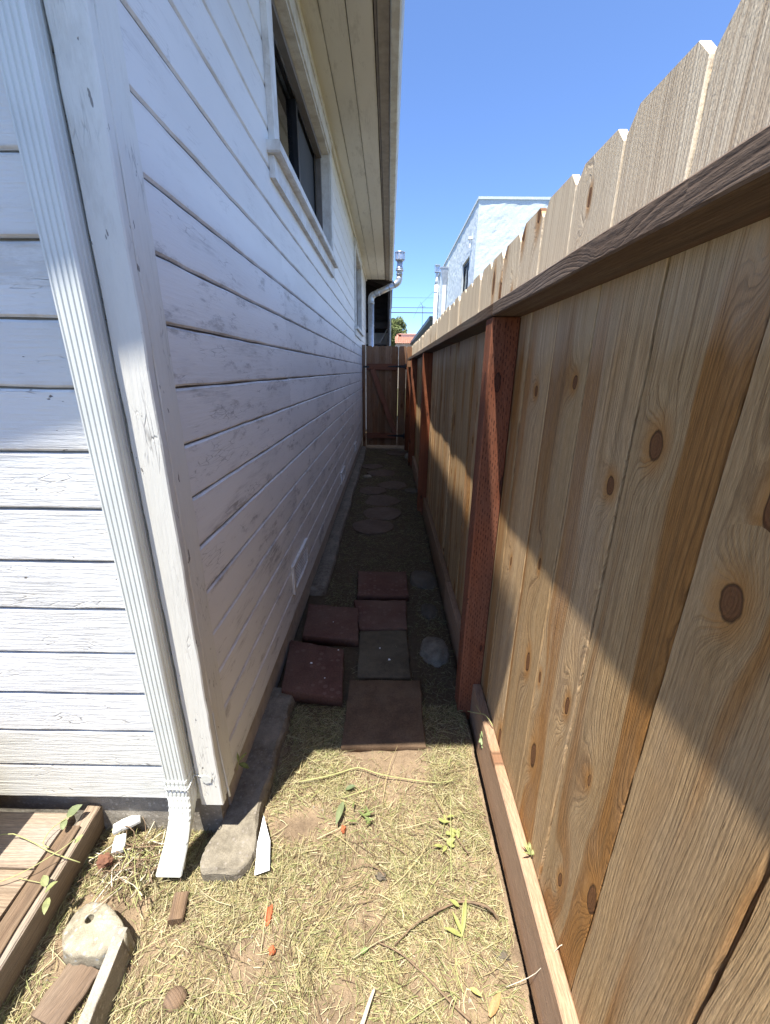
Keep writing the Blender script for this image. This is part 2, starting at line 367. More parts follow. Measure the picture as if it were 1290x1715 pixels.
M_white = plain('white_pipe_paint', (0.78, 0.79, 0.78), 0.5, 0.06)
M_darkgutter = plain('dark_green_gutter', (0.022, 0.032, 0.032), 0.5, 0.15)
M_tile = plain('faded_clay_tile', (0.50, 0.24, 0.17), 0.85, 0.3, 6.0)
M_cream = plain('cream_stucco', (0.62, 0.52, 0.42), 0.9, 0.12)
M_bark = plain('brown_bark', (0.11, 0.075, 0.05), 0.9, 0.3, 20.0)
M_twig = plain('dry_brown_twig', (0.17, 0.115, 0.07), 0.85, 0.35, 60.0)
M_palestick = plain('bleached_stick', (0.55, 0.49, 0.38), 0.8, 0.2, 40.0)
M_greenstem = plain('pale_green_stem', (0.31, 0.31, 0.13), 0.7, 0.2, 40.0)
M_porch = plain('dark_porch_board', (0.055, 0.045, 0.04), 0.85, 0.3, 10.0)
M_porchpale = plain('grey_porch_panel', (0.62, 0.60, 0.55), 0.85, 0.2, 10.0)
M_wire = plain('black_cable', (0.02, 0.02, 0.022), 0.6, 0.1)
M_straw = attr_mat('straw_blades', 0.65, 0.2)
M_leafm = attr_mat('leaf_green', 0.55, 0.25)
M_glass = None
def _glass():
    N = NT('window_glass')
    gl = N.node('ShaderNodeBsdfGlossy', {'Color': (0.9, 0.92, 0.93, 1), 'Roughness': 0.02})
    tr = N.node('ShaderNodeBsdfTransparent', {'Color': (0.80, 0.83, 0.82, 1)})
    lw = N.node('ShaderNodeFresnel', {'IOR': 1.5})
    f = N.m('ADD', lw.outputs[0], 0.03)
    mx = N.node('ShaderNodeMixShader', {0: f})
    N.t.links.new(tr.outputs[0], mx.inputs[1]); N.t.links.new(gl.outputs[0], mx.inputs[2])
    N.t.links.new(mx.outputs[0], N.out.inputs[0])
    return N.mat
M_glass = _glass()

def _soil():
    N = NT('sandy_soil')
    tc = N.node('ShaderNodeTexCoord')
    v = tc.outputs['Object']
    a = N.noise(v, 9.0, 6.0, 0.62)
    b = N.noise(v, 60.0, 5.0, 0.65)
    f = N.noise(v, 420.0, 3.0, 0.6)
    c = N.mix(N.maprange(a, 0.35, 0.66), (0.20, 0.145, 0.095), (0.36, 0.265, 0.17))
    c = N.mix(N.m('MULTIPLY', N.maprange(b, 0.55, 0.72), 0.6), c, (0.10, 0.075, 0.055))
    # dark passage soil, with the passage shade also put into the colour
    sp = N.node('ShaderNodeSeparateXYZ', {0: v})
    alley_shade = N.m('MULTIPLY', N.maprange(N.m('ADD', sp.outputs[1], N.m('MULTIPLY', N.m('SUBTRACT', a, 0.5), 0.5)), 1.15, 1.45), N.maprange(sp.outputs[1], 7.9, 7.7))
    c = N.mix(N.m('MULTIPLY', alley_shade, 0.9), c, N.mix(N.maprange(b, 0.3, 0.7), (0.065, 0.05, 0.032), (0.12, 0.092, 0.058)))
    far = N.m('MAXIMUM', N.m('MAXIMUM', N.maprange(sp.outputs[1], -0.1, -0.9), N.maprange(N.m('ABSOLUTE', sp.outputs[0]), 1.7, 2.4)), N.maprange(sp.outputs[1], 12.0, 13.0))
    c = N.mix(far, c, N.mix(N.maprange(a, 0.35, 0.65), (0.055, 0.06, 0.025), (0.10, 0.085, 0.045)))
    fv = N.maprange(f, 0.25, 0.75, 0.75, 1.2)
    c = N.mix(1.0, c, N.vec(fv, fv, fv), 'MULTIPLY')
    h = N.m('ADD', N.m('MULTIPLY', b, 1.2), N.m('MULTIPLY', f, 0.5))
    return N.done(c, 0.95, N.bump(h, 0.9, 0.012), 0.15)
M_soil = _soil()

# ------------------------------------------------------------------ object helpers
def tag(o, label=None, cat=None, group=None, kind=None):
    if label: o['label'] = label
    if cat: o['category'] = cat
    if group: o['group'] = group
    if kind: o['kind'] = kind
    return o

def thing(name, label, cat, loc=(0, 0, 0), group=None):
    o = bpy.data.objects.new(name, None)
    o.empty_display_size = 0.1
    o.location = loc
    COL.objects.link(o)
    return tag(o, label, cat, group)

def wloc(o):
    v = Vector(o.location)
    p = o.parent
    while p is not None:
        v += Vector(p.location); p = p.parent
    return v

def link(name, mesh, mat, parent=None, origin=(0, 0, 0), rot=None, smooth=False):
    """origin is in world metres; parents are never rotated unless they hold no children"""
    o = bpy.data.objects.new(name, mesh)
    if mat is not None and not mesh.materials:
        mesh.materials.append(mat)
    COL.objects.link(o)
    off = Vector(origin)
    if parent is not None:
        o.parent = parent
        off = off - wloc(parent)
    o.location = off
    if rot is not None:
        o.rotation_euler = rot.to_euler()
    if smooth:
        mesh.polygons.foreach_set('use_smooth', [True] * len(mesh.polygons))
    return o

def mesh_from(name, verts, faces):
    me = bpy.data.meshes.new(name)
    me.from_pydata([tuple(v) for v in verts], [], faces)
    me.validate()
    me.update()
    bm = bmesh.new(); bm.from_mesh(me)
    bmesh.ops.recalc_face_normals(bm, faces=bm.faces)
    bm.to_mesh(me); bm.free()
    return me

def axes(xl, zl):
    """rotation whose local X and Z point along the given world axes"""
    xl = Vector(xl).normalized(); zl = Vector(zl).normalized()
    yl = zl.cross(xl)
    xl = yl.cross(zl)
    return Matrix((xl, yl, zl)).transposed()

AX_ID = None
AX_FRONT = axes((0, -1, 0), (-1, 0, 0))     # lap boards on the front wall
AX_SIDE = axes((1, 0, 0), (0, -1, 0))       # lap boards on the alley wall
AX_RAILY = axes((0, 0, 1), (0, 1, 0))       # flat on its side, running along the alley
AX_KICK = axes((1, 0, 0), (0, 1, 0))        # on edge, running along the alley
AX_GATER = axes((0, -1, 0), (1, 0, 0))      # on edge across the alley

def board_mesh(L, W, T, segs=4, jit=0.001, ch=0.002, ear=0.0, bow=0.0, r=None):
    """length Z 0..L, width Y centred, thickness X centred, chamfered long edges, uneven sides"""
    r = r or rng
    rows = [i * L / segs for i in range(segs + 1)]
    prof = []
    for i, z in enumerate(rows):
        prof.append([z, -W / 2 + r.uniform(-jit, jit), W / 2 + r.uniform(-jit, jit), bow * math.sin(math.pi * z / L)])
    if ear:
        prof[-1][0] = L - ear
        prof.append([L, prof[-1][1] + ear, prof[-1][2] - ear, 0])
    V, Fc = [], []
    for z, a, b, bw in prof:
        x0, x1 = -T / 2 + bw, T / 2 + bw
        V += [(x1, a + ch, z), (x1, b - ch, z), (x1 - ch, b, z), (x0 + ch, b, z), (x0, b - ch, z), (x0, a + ch, z), (x0 + ch, a, z), (x1 - ch, a, z)]
    n = len(prof)
    for i in range(n - 1):
        for k in range(8):
            Fc.append((i * 8 + k, i * 8 + (k + 1) % 8, (i + 1) * 8 + (k + 1) % 8, (i + 1) * 8 + k))
    Fc.append(tuple(range(7, -1, -1)))
    Fc.append(tuple((n - 1) * 8 + k for k in range(8)))
    return mesh_from('board', V, Fc)

def board(name, L, W, T, origin, ax, mat, parent, **kw):
    return link(name, board_mesh(L, W, T, **kw), mat, parent, origin, ax)

def boxes_mesh(lst, name='boxes'):
    V, Fc = [], []
    for (x0, x1, y0, y1, z0, z1) in lst:
        b = len(V)
        V += [(x0, y0, z0), (x1, y0, z0), (x1, y1, z0), (x0, y1, z0), (x0, y0, z1), (x1, y0, z1), (x1, y1, z1), (x0, y1, z1)]
        Fc += [(b, b + 3, b + 2, b + 1), (b + 4, b + 5, b + 6, b + 7), (b, b + 1, b + 5, b + 4), (b + 1, b + 2, b + 6, b + 5), (b + 2, b + 3, b + 7, b + 6), (b + 3, b, b + 4, b + 7)]
    return mesh_from(name, V, Fc)

def box(name, x0, x1, y0, y1, z0, z1, mat, parent=None, bev=0.0):
    c = Vector(((x0 + x1) / 2, (y0 + y1) / 2, z0))
    me = boxes_mesh([(x0 - c.x, x1 - c.x, y0 - c.y, y1 - c.y, 0, z1 - z0)], name)
    if bev:
        bm = bmesh.new(); bm.from_mesh(me)
        bmesh.ops.bevel(bm, geom=list(bm.edges), offset=bev, segments=2, affect='EDGES', profile=0.6)
        bm.to_mesh(me); bm.free()
    return link(name, me, mat, parent, c)

def tube_mesh(pts, rad, sides=6, cap=True):
    pts = [Vector(p) for p in pts]
    n = len(pts)
    rr = rad if isinstance(rad, (list, tuple)) else [rad] * n
    V, Fc = [], []
    prev = None
    for i, p in enumerate(pts):
        d = (pts[min(i + 1, n - 1)] - pts[max(i - 1, 0)]).normalized()
        if prev is None:
            u = d.orthogonal().normalized()
        else:
            u = (prev - d * prev.dot(d)).normalized()
        prev = u
        w = d.cross(u)
        for k in range(sides):
            a = 2 * math.pi * k / sides
            V.append(p + (u * math.cos(a) + w * math.sin(a)) * rr[i])
    for i in range(n - 1):
        for k in range(sides):
            Fc.append((i * sides + k, i * sides + (k + 1) % sides, (i + 1) * sides + (k + 1) % sides, (i + 1) * sides + k))
    if cap:
        Fc.append(tuple(range(sides - 1, -1, -1)))
        Fc.append(tuple((n - 1) * sides + k for k in range(sides)))
    return mesh_from('tube', V, Fc)

def smooth_path(pts, sub=4):
    pts = [Vector(p) for p in pts]
    out = []
    for i in range(len(pts) - 1):
        p0, p1, p2, p3 = pts[max(i - 1, 0)], pts[i], pts[i + 1], pts[min(i + 2, len(pts) - 1)]
        for k in range(sub):
            t = k / sub
            out.append(0.5 * ((2 * p1) + (p2 - p0) * t + (2 * p0 - 5 * p1 + 4 * p2 - p3) * t * t + (3 * p1 - p0 - 3 * p2 + p3) * t ** 3))
    out.append(pts[-1])
    return out

def tube(name, pts, rad, mat, parent=None, sides=6, sub=0, smooth=True):
    base = Vector(pts[0])
    pp = smooth_path(pts, sub) if sub else [Vector(p) for p in pts]
    n = len(pp)
    if isinstance(rad, tuple) and len(rad) == 2:
        rad = [rad[0] + (rad[1] - rad[0]) * i / (n - 1) for i in range(n)]
    return link(name, tube_mesh([p - base for p in pp], rad, sides), mat, parent, base, None, smooth)

def tone_attr(me, cols):
    a = me.color_attributes.new('tone', 'FLOAT_COLOR', 'POINT')
    arr = np.ones((len(me.vertices), 4), dtype=np.float32)
    arr[:, :3] = cols
    a.data.foreach_set('color', arr.ravel())

def leaf_mesh(L, W, col, bend=0.25, segs=4):
    V, Fc = [], []
    for i in range(segs + 1):
        t = i / segs
        w = W * 0.5 * math.sin(math.pi * min(1, 0.06 + t * 0.94)) ** 0.8 * (1 - 0.35 * t)
        z = bend * L * 0.45 * math.sin(t * math.pi * 0.7)
        V += [(t * L, -w, z + w * 0.35), (t * L, 0, z), (t * L, w, z + w * 0.35)]
    for i in range(segs):
        for k in range(2):
            a = i * 3 + k
            Fc.append((a, a + 1, a + 4, a + 3))
    me = bpy.data.meshes.new('leaf')
    me.from_pydata(V, [], Fc)
    tone_attr(me, np.array(col, dtype=np.float32)[None, :] * (1 + 0.12 * nrg.standard_normal((len(V), 1))).clip(0.6, 1.4))
    return me

def leaf(name, p, L, W, col, rotz=0, pitch=0.0, roll=0.0, parent=None, bend=0.25):
    from mathutils import Euler
    m = Euler((roll, -pitch, rotz), 'XYZ').to_matrix()
    return link(name, leaf_mesh(L, W, col, bend), M_leafm, parent, p, m, True)

def rock_mesh(rx, ry, rz, seed, rough=0.18, sub=3, flat=0.0):
    bm = bmesh.new()
    bmesh.ops.create_icosphere(bm, subdivisions=sub, radius=1.0)
    for v in bm.verts:
        d = v.co.normalized()
        k = 1 + rough * (mnoise.noise(d * 1.7 + Vector((seed, 0, 0))) + 0.45 * mnoise.noise(d * 4.5 + Vector((0, seed, 0))))
        p = d * k
        if flat and p.z > flat: p.z = flat + (p.z - flat) * 0.2
        v.co = Vector((p.x * rx, p.y * ry, p.z * rz))
    me = bpy.data.meshes.new('rock'); bm.to_mesh(me); bm.free()
    return me

def slab_mesh(outline, h, r=0.006, rough=0.002, cuts=3, seed=0, taper=0.0):
    """a slab from an outline (x,y): rounded top edge, uneven top"""
    n = len(outline)
    cx = sum(p[0] for p in outline) / n; cy = sum(p[1] for p in outline) / n
    dense = []
    for i in range(n):
        a, b = outline[i], outline[(i + 1) % n]
        for k in range(cuts):
            t = k / cuts
            dense.append((a[0] + (b[0] - a[0]) * t, a[1] + (b[1] - a[1]) * t))
    V, Fc = [], []
    def jit(x, y, z, s): return mnoise.noise(Vector((x * 28 + seed * 7.1, y * 28, z * 28))) * s
    rings = [(1.0 + taper, 0.0), (1.0, h - r), (1.0, h - r * 0.3), (0, h), (0, h)]
    N = len(dense)
    for ri, (s, z) in enumerate(rings):
        for (px, py) in dense:
            dx_, dy_ = px - cx, py - cy
            l = math.hypot(dx_, dy_)
            inset = {0: -taper * l, 1: 0.0, 2: r * 0.3, 3: r, 4: l * 0.5}[ri]
            k = (l - inset) / l
            x, y = cx + dx_ * k, cy + dy_ * k
            e = jit(px, py, 0, rough * 2.5)
            V.append((x + e * dx_ / l, y + e * dy_ / l, z + (jit(x, y, 5, rough) if ri else 0)))
    V.append((cx, cy, h + jit(cx, cy, 5, rough)))
    for ri in range(len(rings) - 1):
        for k in range(N):
            Fc.append((ri * N + k, ri * N + (k + 1) % N, (ri + 1) * N + (k + 1) % N, (ri + 1) * N + k))
    b = (len(rings) - 1) * N
    for k in range(N):
        Fc.append((b + k, b + (k + 1) % N, len(V) - 1))
    Fc.append(tuple(range(N - 1, -1, -1)))
    return mesh_from('slab', V, Fc)

def slab(name, outline, z, h, mat, parent=None, rot=None, **kw):
    n = len(outline)
    cx = sum(p[0] for p in outline) / n; cy = sum(p[1] for p in outline) / n
    me = slab_mesh([(p[0] - cx, p[1] - cy) for p in outline], h, **kw)
    return link(name, me, mat, parent, (cx, cy, z), rot, True)

# ------------------------------------------------------------------ ground
BARE = [(-0.016, 0.665, .035), (0.001, 0.635, .035), (0.085, 0.6, .045), (-0.108, 0.508, .06), (-0.083, 0.545, .035), (-0.145, 0.91, .035),
        (0.0, 1.10, .14), (-0.113, 1.057, .03), (0.0, 0.753, .03), (0.09, 0.55, .03), (-0.06, 0.47, .05), (0.2, 0.5, .04), (0.02, 0.42, .06)]
def gz(x, y):
    a = 0.010 * mnoise.noise(Vector((x * 4.1, y * 4.1, 0.3))) + 0.006 * mnoise.noise(Vector((x * 14, y * 14, 2.1)))
    b = 0.0028 * mnoise.noise(Vector((x * 60, y * 60, 5.1)))
    z = a + b
    if abs(x) > 3 or y > 12 or y < -3: z = 0.0
    if -1.5 < y < 7.6:                                  # narrow trench beside the fence's bottom board
        e = 0.005 * mnoise.noise(Vector((y * 9, 0.2, 0)))
        if 0.3575 + e < x < 0.45: z -= 0.16
    if x < -0.515 and y > 0.895: z = -0.02              # under the house
    return z
def make_ground():
    xs = [-300, -80, -25, -10, -6, -4, -3, -2.4, -1.9] + list(np.arange(-1.6, 0.345, 0.012)) + [0.348, 0.352, 0.355, 0.358, 0.361, 0.364, 0.368, 0.38, 0.40, 0.425, 0.45, 0.47, 0.6, 0.8, 1.2, 2, 4, 8, 20, 60, 300]
    ys = [-300, -60, -15, -6, -3, -1.5, -0.8, -0.4, -0.1, 0.1, 0.2] + list(np.arange(0.28, 1.4, 0.012)) + list(np.arange(1.4, 2.8, 0.03)) + list(np.arange(2.8, 9.0, 0.09)) + [9.3, 10, 12, 15, 20, 30, 60, 120, 500]
    V = [(x, y, gz(x, y)) for y in ys for x in xs]
    nx = len(xs)
    Fc = [(j * nx + i, j * nx + i + 1, (j + 1) * nx + i + 1, (j + 1) * nx + i) for j in range(len(ys) - 1) for i in range(nx - 1)]
    me = bpy.data.meshes.new('ground'); me.from_pydata(V, [], Fc)
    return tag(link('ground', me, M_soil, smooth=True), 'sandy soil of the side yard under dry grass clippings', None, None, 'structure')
make_ground()

# ------------------------------------------------------------------ white house
XS, YF = -0.49, 0.875                 # outer planes of the alley siding and the front siding
Z0, LAP = 0.175, 0.1335
YEND = 9.15
ZS = 3.12                             # underside of the eaves
house = thing('white_house', 'old white painted lap-sided house with cream eaves on the left of the passage', 'house', (XS, YF, 0))
HP = lambda n, me, mat, o=(0, 0, 0), **k: link(n, me, mat, house, o, **k)

W1 = (2.09, 3.76, 2.265, 2.955)       # window openings: y0 y1 z0 z1
W2 = (6.28, 7.42, 2.0, 2.96)
def wall_pieces(y0, y1, z0, z1):
    """rectangles of the alley wall left round the windows"""
    cuts = sorted([W1, W2])
    out = []
    y = y0
    for (a, b, c, d) in cuts:
        out.append((y, a, z0, z1))
        if z0 < c: out.append((a, b, z0, min(c, z1)))
        if z1 > d: out.append((a, b, max(d, z0), z1))
        y = b
    out.append((y, y1, z0, z1))
    return [o for o in out if o[1] - o[0] > 0.02 and o[3] - o[2] > 0.004]

# sheathing behind the boards (one closed body, openings left at the windows)
sh = [(-0.56, -0.506, a, b, c, d) for (a, b, c, d) in wall_pieces(0.947, YEND, 0.02, ZS + 0.06)]
sh += [(-6.0, -0.506, 0.889, 0.945, 0.19, ZS + 0.06), (-6.0, -0.506, YEND - 0.06, YEND, 0, ZS + 0.06), (-6.0, -5.95, 0.945, YEND - 0.06, 0, ZS + 0.06)]
HP('wall_sheathing', boxes_mesh(sh), M_sheath)
# foundation
HP('foundation', boxes_mesh([(-6.0, -0.512, 0.897, 0.99, -0.2, 0.185), (-0.62, -0.512, 0.99, YEND, -0.2, 0.165)]), M_concrete)

nrows = int((ZS - Z0) / LAP) + 1
for k in range(nrows):
    z0 = Z0 + k * LAP
    w = min(LAP, ZS - z0)
    if w < 0.02: continue
    gap = 0.0032 + 0.0022 * rng.random()
    low = k < 2
    board('siding_board', 5.45, w - gap, 0.017, (-0.545, YF + 0.0085, z0 + w / 2), AX_FRONT, M_frontlow if low else M_front, house, segs=64 if k < 13 else 6, jit=0.0016, ch=0.0048)
    for (a, b, c, d) in wall_pieces(0.948, YEND - 0.01, z0, z0 + w):
        ww = d - c
        if ww < 0.02: continue
        # butt joints: long runs are two or three lengths of board
        pieces = [(a, b)]
        if b - a > 2.6 and k % 3:
            j1 = a + (b - a) * rng.uniform(0.12, 0.42); j2 = j1 + (b - a) * rng.uniform(0.2, 0.4)
            pieces = [(a, j1 - 0.0014), (j1 + 0.0014, j2 - 0.0014), (j2 + 0.0012, b)]
        for (p, q) in pieces:
            board('siding_board', q - p, ww - gap, 0.016, (XS - 0.008, q, c + ww / 2), AX_SIDE, M_side if k < 12 else M_sidehigh, house, segs=max(4, int((q - p) * 12)), jit=0.0014, ch=0.0050)

# corner boards
board('corner_board', 2.93, 0.067, 0.024, (-0.5105, 0.861, 0.192), axes((0, -1, 0), (0, 0, 1)), M_trim, house, segs=60, jit=0.0014, ch=0.003)
board('corner_board', 2.93, 0.071, 0.016, (-0.4855, 0.911, 0.200), axes((1, 0, 0), (0, 0, 1)), M_trim, house, segs=60, jit=0.0016, ch=0.002)
tube('paint_splinter', [(-0.4755, 0.8725, 0.52), (-0.4745, 0.8735, 0.40), (-0.4715, 0.876, 0.30), (-0.468, 0.878, 0.19)], (0.0012, 0.0035), M_trim, house, 4, 3)

# eaves
for (a, b) in ((-0.506, -0.3775), (-0.3735, -0.2425), (-0.2385, -0.106)):
    board('soffit_board', 8.58, b - a, 0.018, ((a + b) / 2, 0.56, ZS + 0.009), AX_RAILY, M_soffit, house, segs=30, jit=0.0008, ch=0.003)
HP('soffit_backing', boxes_mesh([(-0.55, -0.03, 0.56, YEND - 0.01, ZS + 0.026, ZS + 0.036), (-6.5, -0.552, 0.56, 0.95, ZS + 0.026, ZS + 0.036)]), M_porch)
for i in range(3):
    board('soffit_board', 5.9, 0.115, 0.018, (-0.512, 0.60 + 0.119 * i, ZS + 0.009), axes((0, 0, 1), (-1, 0, 0)), M_soffit, house, segs=4, ch=0.003)
board('vent_strip', 8.58, 0.012, 0.016, (-0.094, 0.56, ZS + 0.012), AX_RAILY, M_fascia, house, segs=6)
board('fascia_board', 8.58, 0.064, 0.15, (-0.053, 0.56, ZS + 0.066), AX_RAILY, M_fascia, house, segs=16, jit=0.0008, ch=0.003)
board('eave_moulding', 8.17, 0.030, 0.034, (XS + 0.013, 0.95, ZS - 0.018), AX_RAILY, M_soffit, house, segs=24, jit=0.001, ch=0.009)
# gutter: open-topped profile swept along the eave
gp = [(-0.019, 0.135), (-0.019, 0.0), (-0.012, -0.006), (0.030, -0.006), (0.040, 0.004), (0.044, 0.045), (0.053, 0.075), (0.056, 0.125), (0.050, 0.135),
      (0.047, 0.125), (0.046, 0.08), (0.037, 0.047), (0.033, 0.008), (0.026, 0.0), (-0.010, 0.0), (-0.015, 0.006), (-0.015, 0.135)]
V, Fc = [], []
ny = 26
for j in range(ny):
    yy = 0.545 + (9.12 - 0.545) * j / (ny - 1)
    for (px, pz) in gp:
        w = 0.0022 * mnoise.noise(Vector((yy * 1.3, px * 20, pz * 5)))
        V.append((px + w, yy, ZS - 0.02 + pz + w))
n = len(gp)
for j in range(ny - 1):
    for k in range(n):
        Fc.append((j * n + k, j * n + (k + 1) % n, (j + 1) * n + (k + 1) % n, (j + 1) * n + k))
Fc.append(tuple(range(n))); Fc.append(tuple((ny - 1) * n + k for k in range(n - 1, -1, -1)))
HP('rain_gutter', mesh_from('gutter', V, Fc), M_gutterpaint)
board('fascia_board', 6.4, 0.15, 0.02, (0.045, 0.508, ZS + 0.066), axes((0.06, -1, 0), (-1, -0.06, 0)), M_gutterpaint, house, segs=8)
# low hip roof over the eaves
e0 = ZS + 0.145
V = [(0.0, 0.465, e0), (0.0, YEND + 0.02, e0), (-6.5, YEND + 0.02, e0), (-6.5, 0.075, e0), (-3.2, 3.3, e0 + 1.0), (-3.2, 6.3, e0 + 1.0),
     (0.0, 0.465, e0 - 0.02), (0.0, YEND + 0.02, e0 - 0.02), (-6.5, YEND + 0.02, e0 - 0.02), (-6.5, 0.075, e0 - 0.02)]
Fc = [(0, 1, 5, 4), (1, 2, 5), (2, 3, 4, 5), (3, 0, 4), (6, 7, 1, 0), (7, 8, 2, 1), (8, 9, 3, 2), (9, 6, 0, 3), (6, 9, 8, 7)]
HP('roof', mesh_from('roof', V, Fc), M_roof)

def window(y0, y1, z0, z1, mull, cw, head, blind):
    root = link('window', boxes_mesh([(-0.612, -0.585, y0, y0 + 0.03, 0, z1 - z0), (-0.612, -0.585, y1 - 0.03, y1, 0, z1 - z0), (-0.612, -0.585, y0 + 0.03, y1 - 0.03, 0, 0.03), (-0.612, -0.585, y0 + 0.03, y1 - 0.03, z1 - z0 - 0.03, z1 - z0)]), M_darkmetal, house, (0, 0, z0))
    P = lambda nm, lst, mat: link(nm, boxes_mesh(lst), mat, root, (0, 0, z0))
    H = z1 - z0
    # jamb liners in the thickness of the wall
    P('jamb', [(-0.585, -0.4735, y0 + 0.0, y0 + 0.012, 0, H), (-0.585, -0.4735, y1 - 0.012, y1, 0, H), (-0.585, -0.4735, y0 + 0.012, y1 - 0.012, H - 0.014, H)], M_wintrim)
    for (a, b) in ((y0 - cw, y0 - 0.0015), (y1 + 0.0015, y1 + cw)):
        P('casing', [(XS + 0.0005, -0.466, a, b, -0.0, H + 0.001)], M_wintrim)
    P('head_casing', [(XS + 0.0005, -0.464, y0 - cw - 0.004, y1 + cw + 0.004, H + 0.002, H + head), (XS + 0.0005, -0.455, y0 - cw - 0.01, y1 + cw + 0.01, H + head + 0.001, H + head + 0.016)], M_wintrim)
    P('inner_stop', [(-0.572, -0.535, y1 - 0.045, y1 - 0.0125, 0, H - 0.0145), (-0.562, -0.525, y0 + 0.0125, y1 - 0.046, H - 0.05, H - 0.0145), (-0.572, -0.535, y0 + 0.0125, y0 + 0.04, 0, H - 0.052)], M_bronze)
    s = link('sill', boxes_mesh([(-0.585, -0.437, y0 - cw - 0.045, y1 + cw + 0.045, -0.042, -0.002)]), M_wintrim, root, (0, 0, z0))
    bm = bmesh.new(); bm.from_mesh(s.data); bmesh.ops.bevel(bm, geom=list(bm.edges), offset=0.004, segments=2, affect='EDGES'); bm.to_mesh(s.data); bm.free()
    P('apron', [(XS + 0.0005, -0.468, y0 - cw - 0.02, y1 + cw + 0.02, -0.118, -0.043)], M_wintrim)
    P('mullion', [(-0.606, -0.565, mull - 0.045, mull - 0.002, 0.03, H - 0.052), (-0.608, -0.58, mull + 0.002, mull + 0.05, 0.03, H - 0.052)], M_darkmetal)
    P('pane', [(-0.598, -0.594, y0 + 0.03, mull - 0.045, 0.03, H - 0.03)], M_glass)
    P('pane', [(-0.603, -0.600, mull + 0.05, y1 - 0.03, 0.03, H - 0.03)], M_glass)
    P('insect_screen', [(-0.592, -0.590, mull + 0.05, y1 - 0.047, 0.03, H - 0.052)], M_screen)
    P('blind', [(-0.650, -0.645, y0 - 0.05, (mull - 0.01 if blind else y0 + 0.1), 0.0, H + 0.05)], M_blind)
    P('room_dark_sheet', [(-1.5, -1.49, y0 - 0.3, y1 + 0.3, -0.4, H + 0.2)], M_darkmetal)  # dark sheet standing in for the darkness of the room
    return root
window(*W1, 3.06, 0.088, 0.085, True)
window(*W2, 6.85, 0.075, 0.085, False)

# foundation vents
def wall_vent(y0, y1, z0, z1):
    r = link('foundation_vent', boxes_mesh([(-0.4895, -0.476, y0, y1, 0, 0.022), (-0.4895, -0.476, y0, y1, z1 - z0 - 0.022, z1 - z0), (-0.4895, -0.476, y0, y0 + 0.03, 0.0225, z1 - z0 - 0.0225), (-0.4895, -0.476, y1 - 0.03, y1, 0.0225, z1 - z0 - 0.0225)]), M_sidehigh, house, (0, 0, z0))
    L = []
    n = 14
    for i in range(n):
        yy = y0 + 0.03 + (y1 - y0 - 0.06) * (i + 0.5) / n
        L.append((-0.486, -0.4835, yy - 0.0025, yy + 0.0025, 0.022, z1 - z0 - 0.022))
    for i in range(6):
        zz = 0.022 + (z1 - z0 - 0.044) * (i + 0.5) / 6
        L.append((-0.4834, -0.481, y0 + 0.03, y1 - 0.03, zz - 0.002, zz + 0.002))
    link('vent_mesh', boxes_mesh(L), M_sidehigh, r, (0, 0, z0))
    link('vent_back_sheet', boxes_mesh([(-0.4892, -0.4866, y0 + 0.03, y1 - 0.03, 0.022, z1 - z0 - 0.022)]), M_fascia, r, (0, 0, z0))  # solid brown sheet behind the mesh in place of an opening
wall_vent(1.865, 2.255, 0.30, 0.462)
wall_vent(4.10, 4.45, 0.28, 0.41)
wall_vent(5.85, 6.20, 0.28, 0.40)

# ------------------------------------------------------------------ downspout
ds = thing('downspout', 'white fluted metal downspout at the front corner of the white house with a bent outlet', 'downspout', (-0.578, 0.83, 0.03))
def fluted(cx, cy, w, d, fl=1.0):
    """rectangular section with five flutes on the front (-Y) and three on the sides"""
    P = []
    x0, x1, y0, y1 = -w / 2, w / 2, -d / 2, d / 2
    nf = 5
    P.append((x0, y0 + 0.004)); P.append((x0 + 0.004, y0))
    for i in range(nf):
        c = x0 + w * (i + 0.8) / (nf + 0.6)
        P += [(c - 0.0028, y0), (c - 0.0012, y0 + 0.0026 * fl), (c + 0.0012, y0 + 0.0026 * fl), (c + 0.0028, y0)]
    P.append((x1 - 0.004, y0)); P.append((x1, y0 + 0.004))
    for i in range(3):
        c = y0 + d * (i + 1.0) / 4
        P += [(x1, c - 0.0028), (x1 - 0.0024 * fl, c - 0.001), (x1 - 0.0024 * fl, c + 0.001), (x1, c + 0.0028)]
    P += [(x1, y1 - 0.004), (x1 - 0.004, y1), (x0 + 0.004, y1), (x0, y1 - 0.004)]
    for i in range(3):
        c = y1 - d * (i + 1.0) / 4
        P += [(x0, c + 0.0028), (x0 + 0.0024 * fl, c + 0.001), (x0 + 0.0024 * fl, c - 0.001), (x0, c - 0.0028)]
    return [(cx + p[0], cy + p[1]) for p in P]
def sweep_sections(secs):
    V, Fc = [], []
    n = len(secs[0])
    for s in secs: V += s
    for j in range(len(secs) - 1):
        for k in range(n):
            Fc.append((j * n + k, j * n + (k + 1) % n, (j + 1) * n + (k + 1) % n, (j + 1) * n + k))
    return V, Fc
secs = []
for i in range(30):
    z = 0.325 + (2.95 - 0.325) * i / 29
    wob = 0.0012 * mnoise.noise(Vector((z * 2.3, 0.1, 0)))
    secs.append([(p[0] + wob, p[1], z) for p in fluted(-0.581, 0.838, 0.060, 0.050)])
V, Fc = sweep_sections(secs)
link('spout_pipe', mesh_from('pipe', V, Fc), M_pipe, ds)
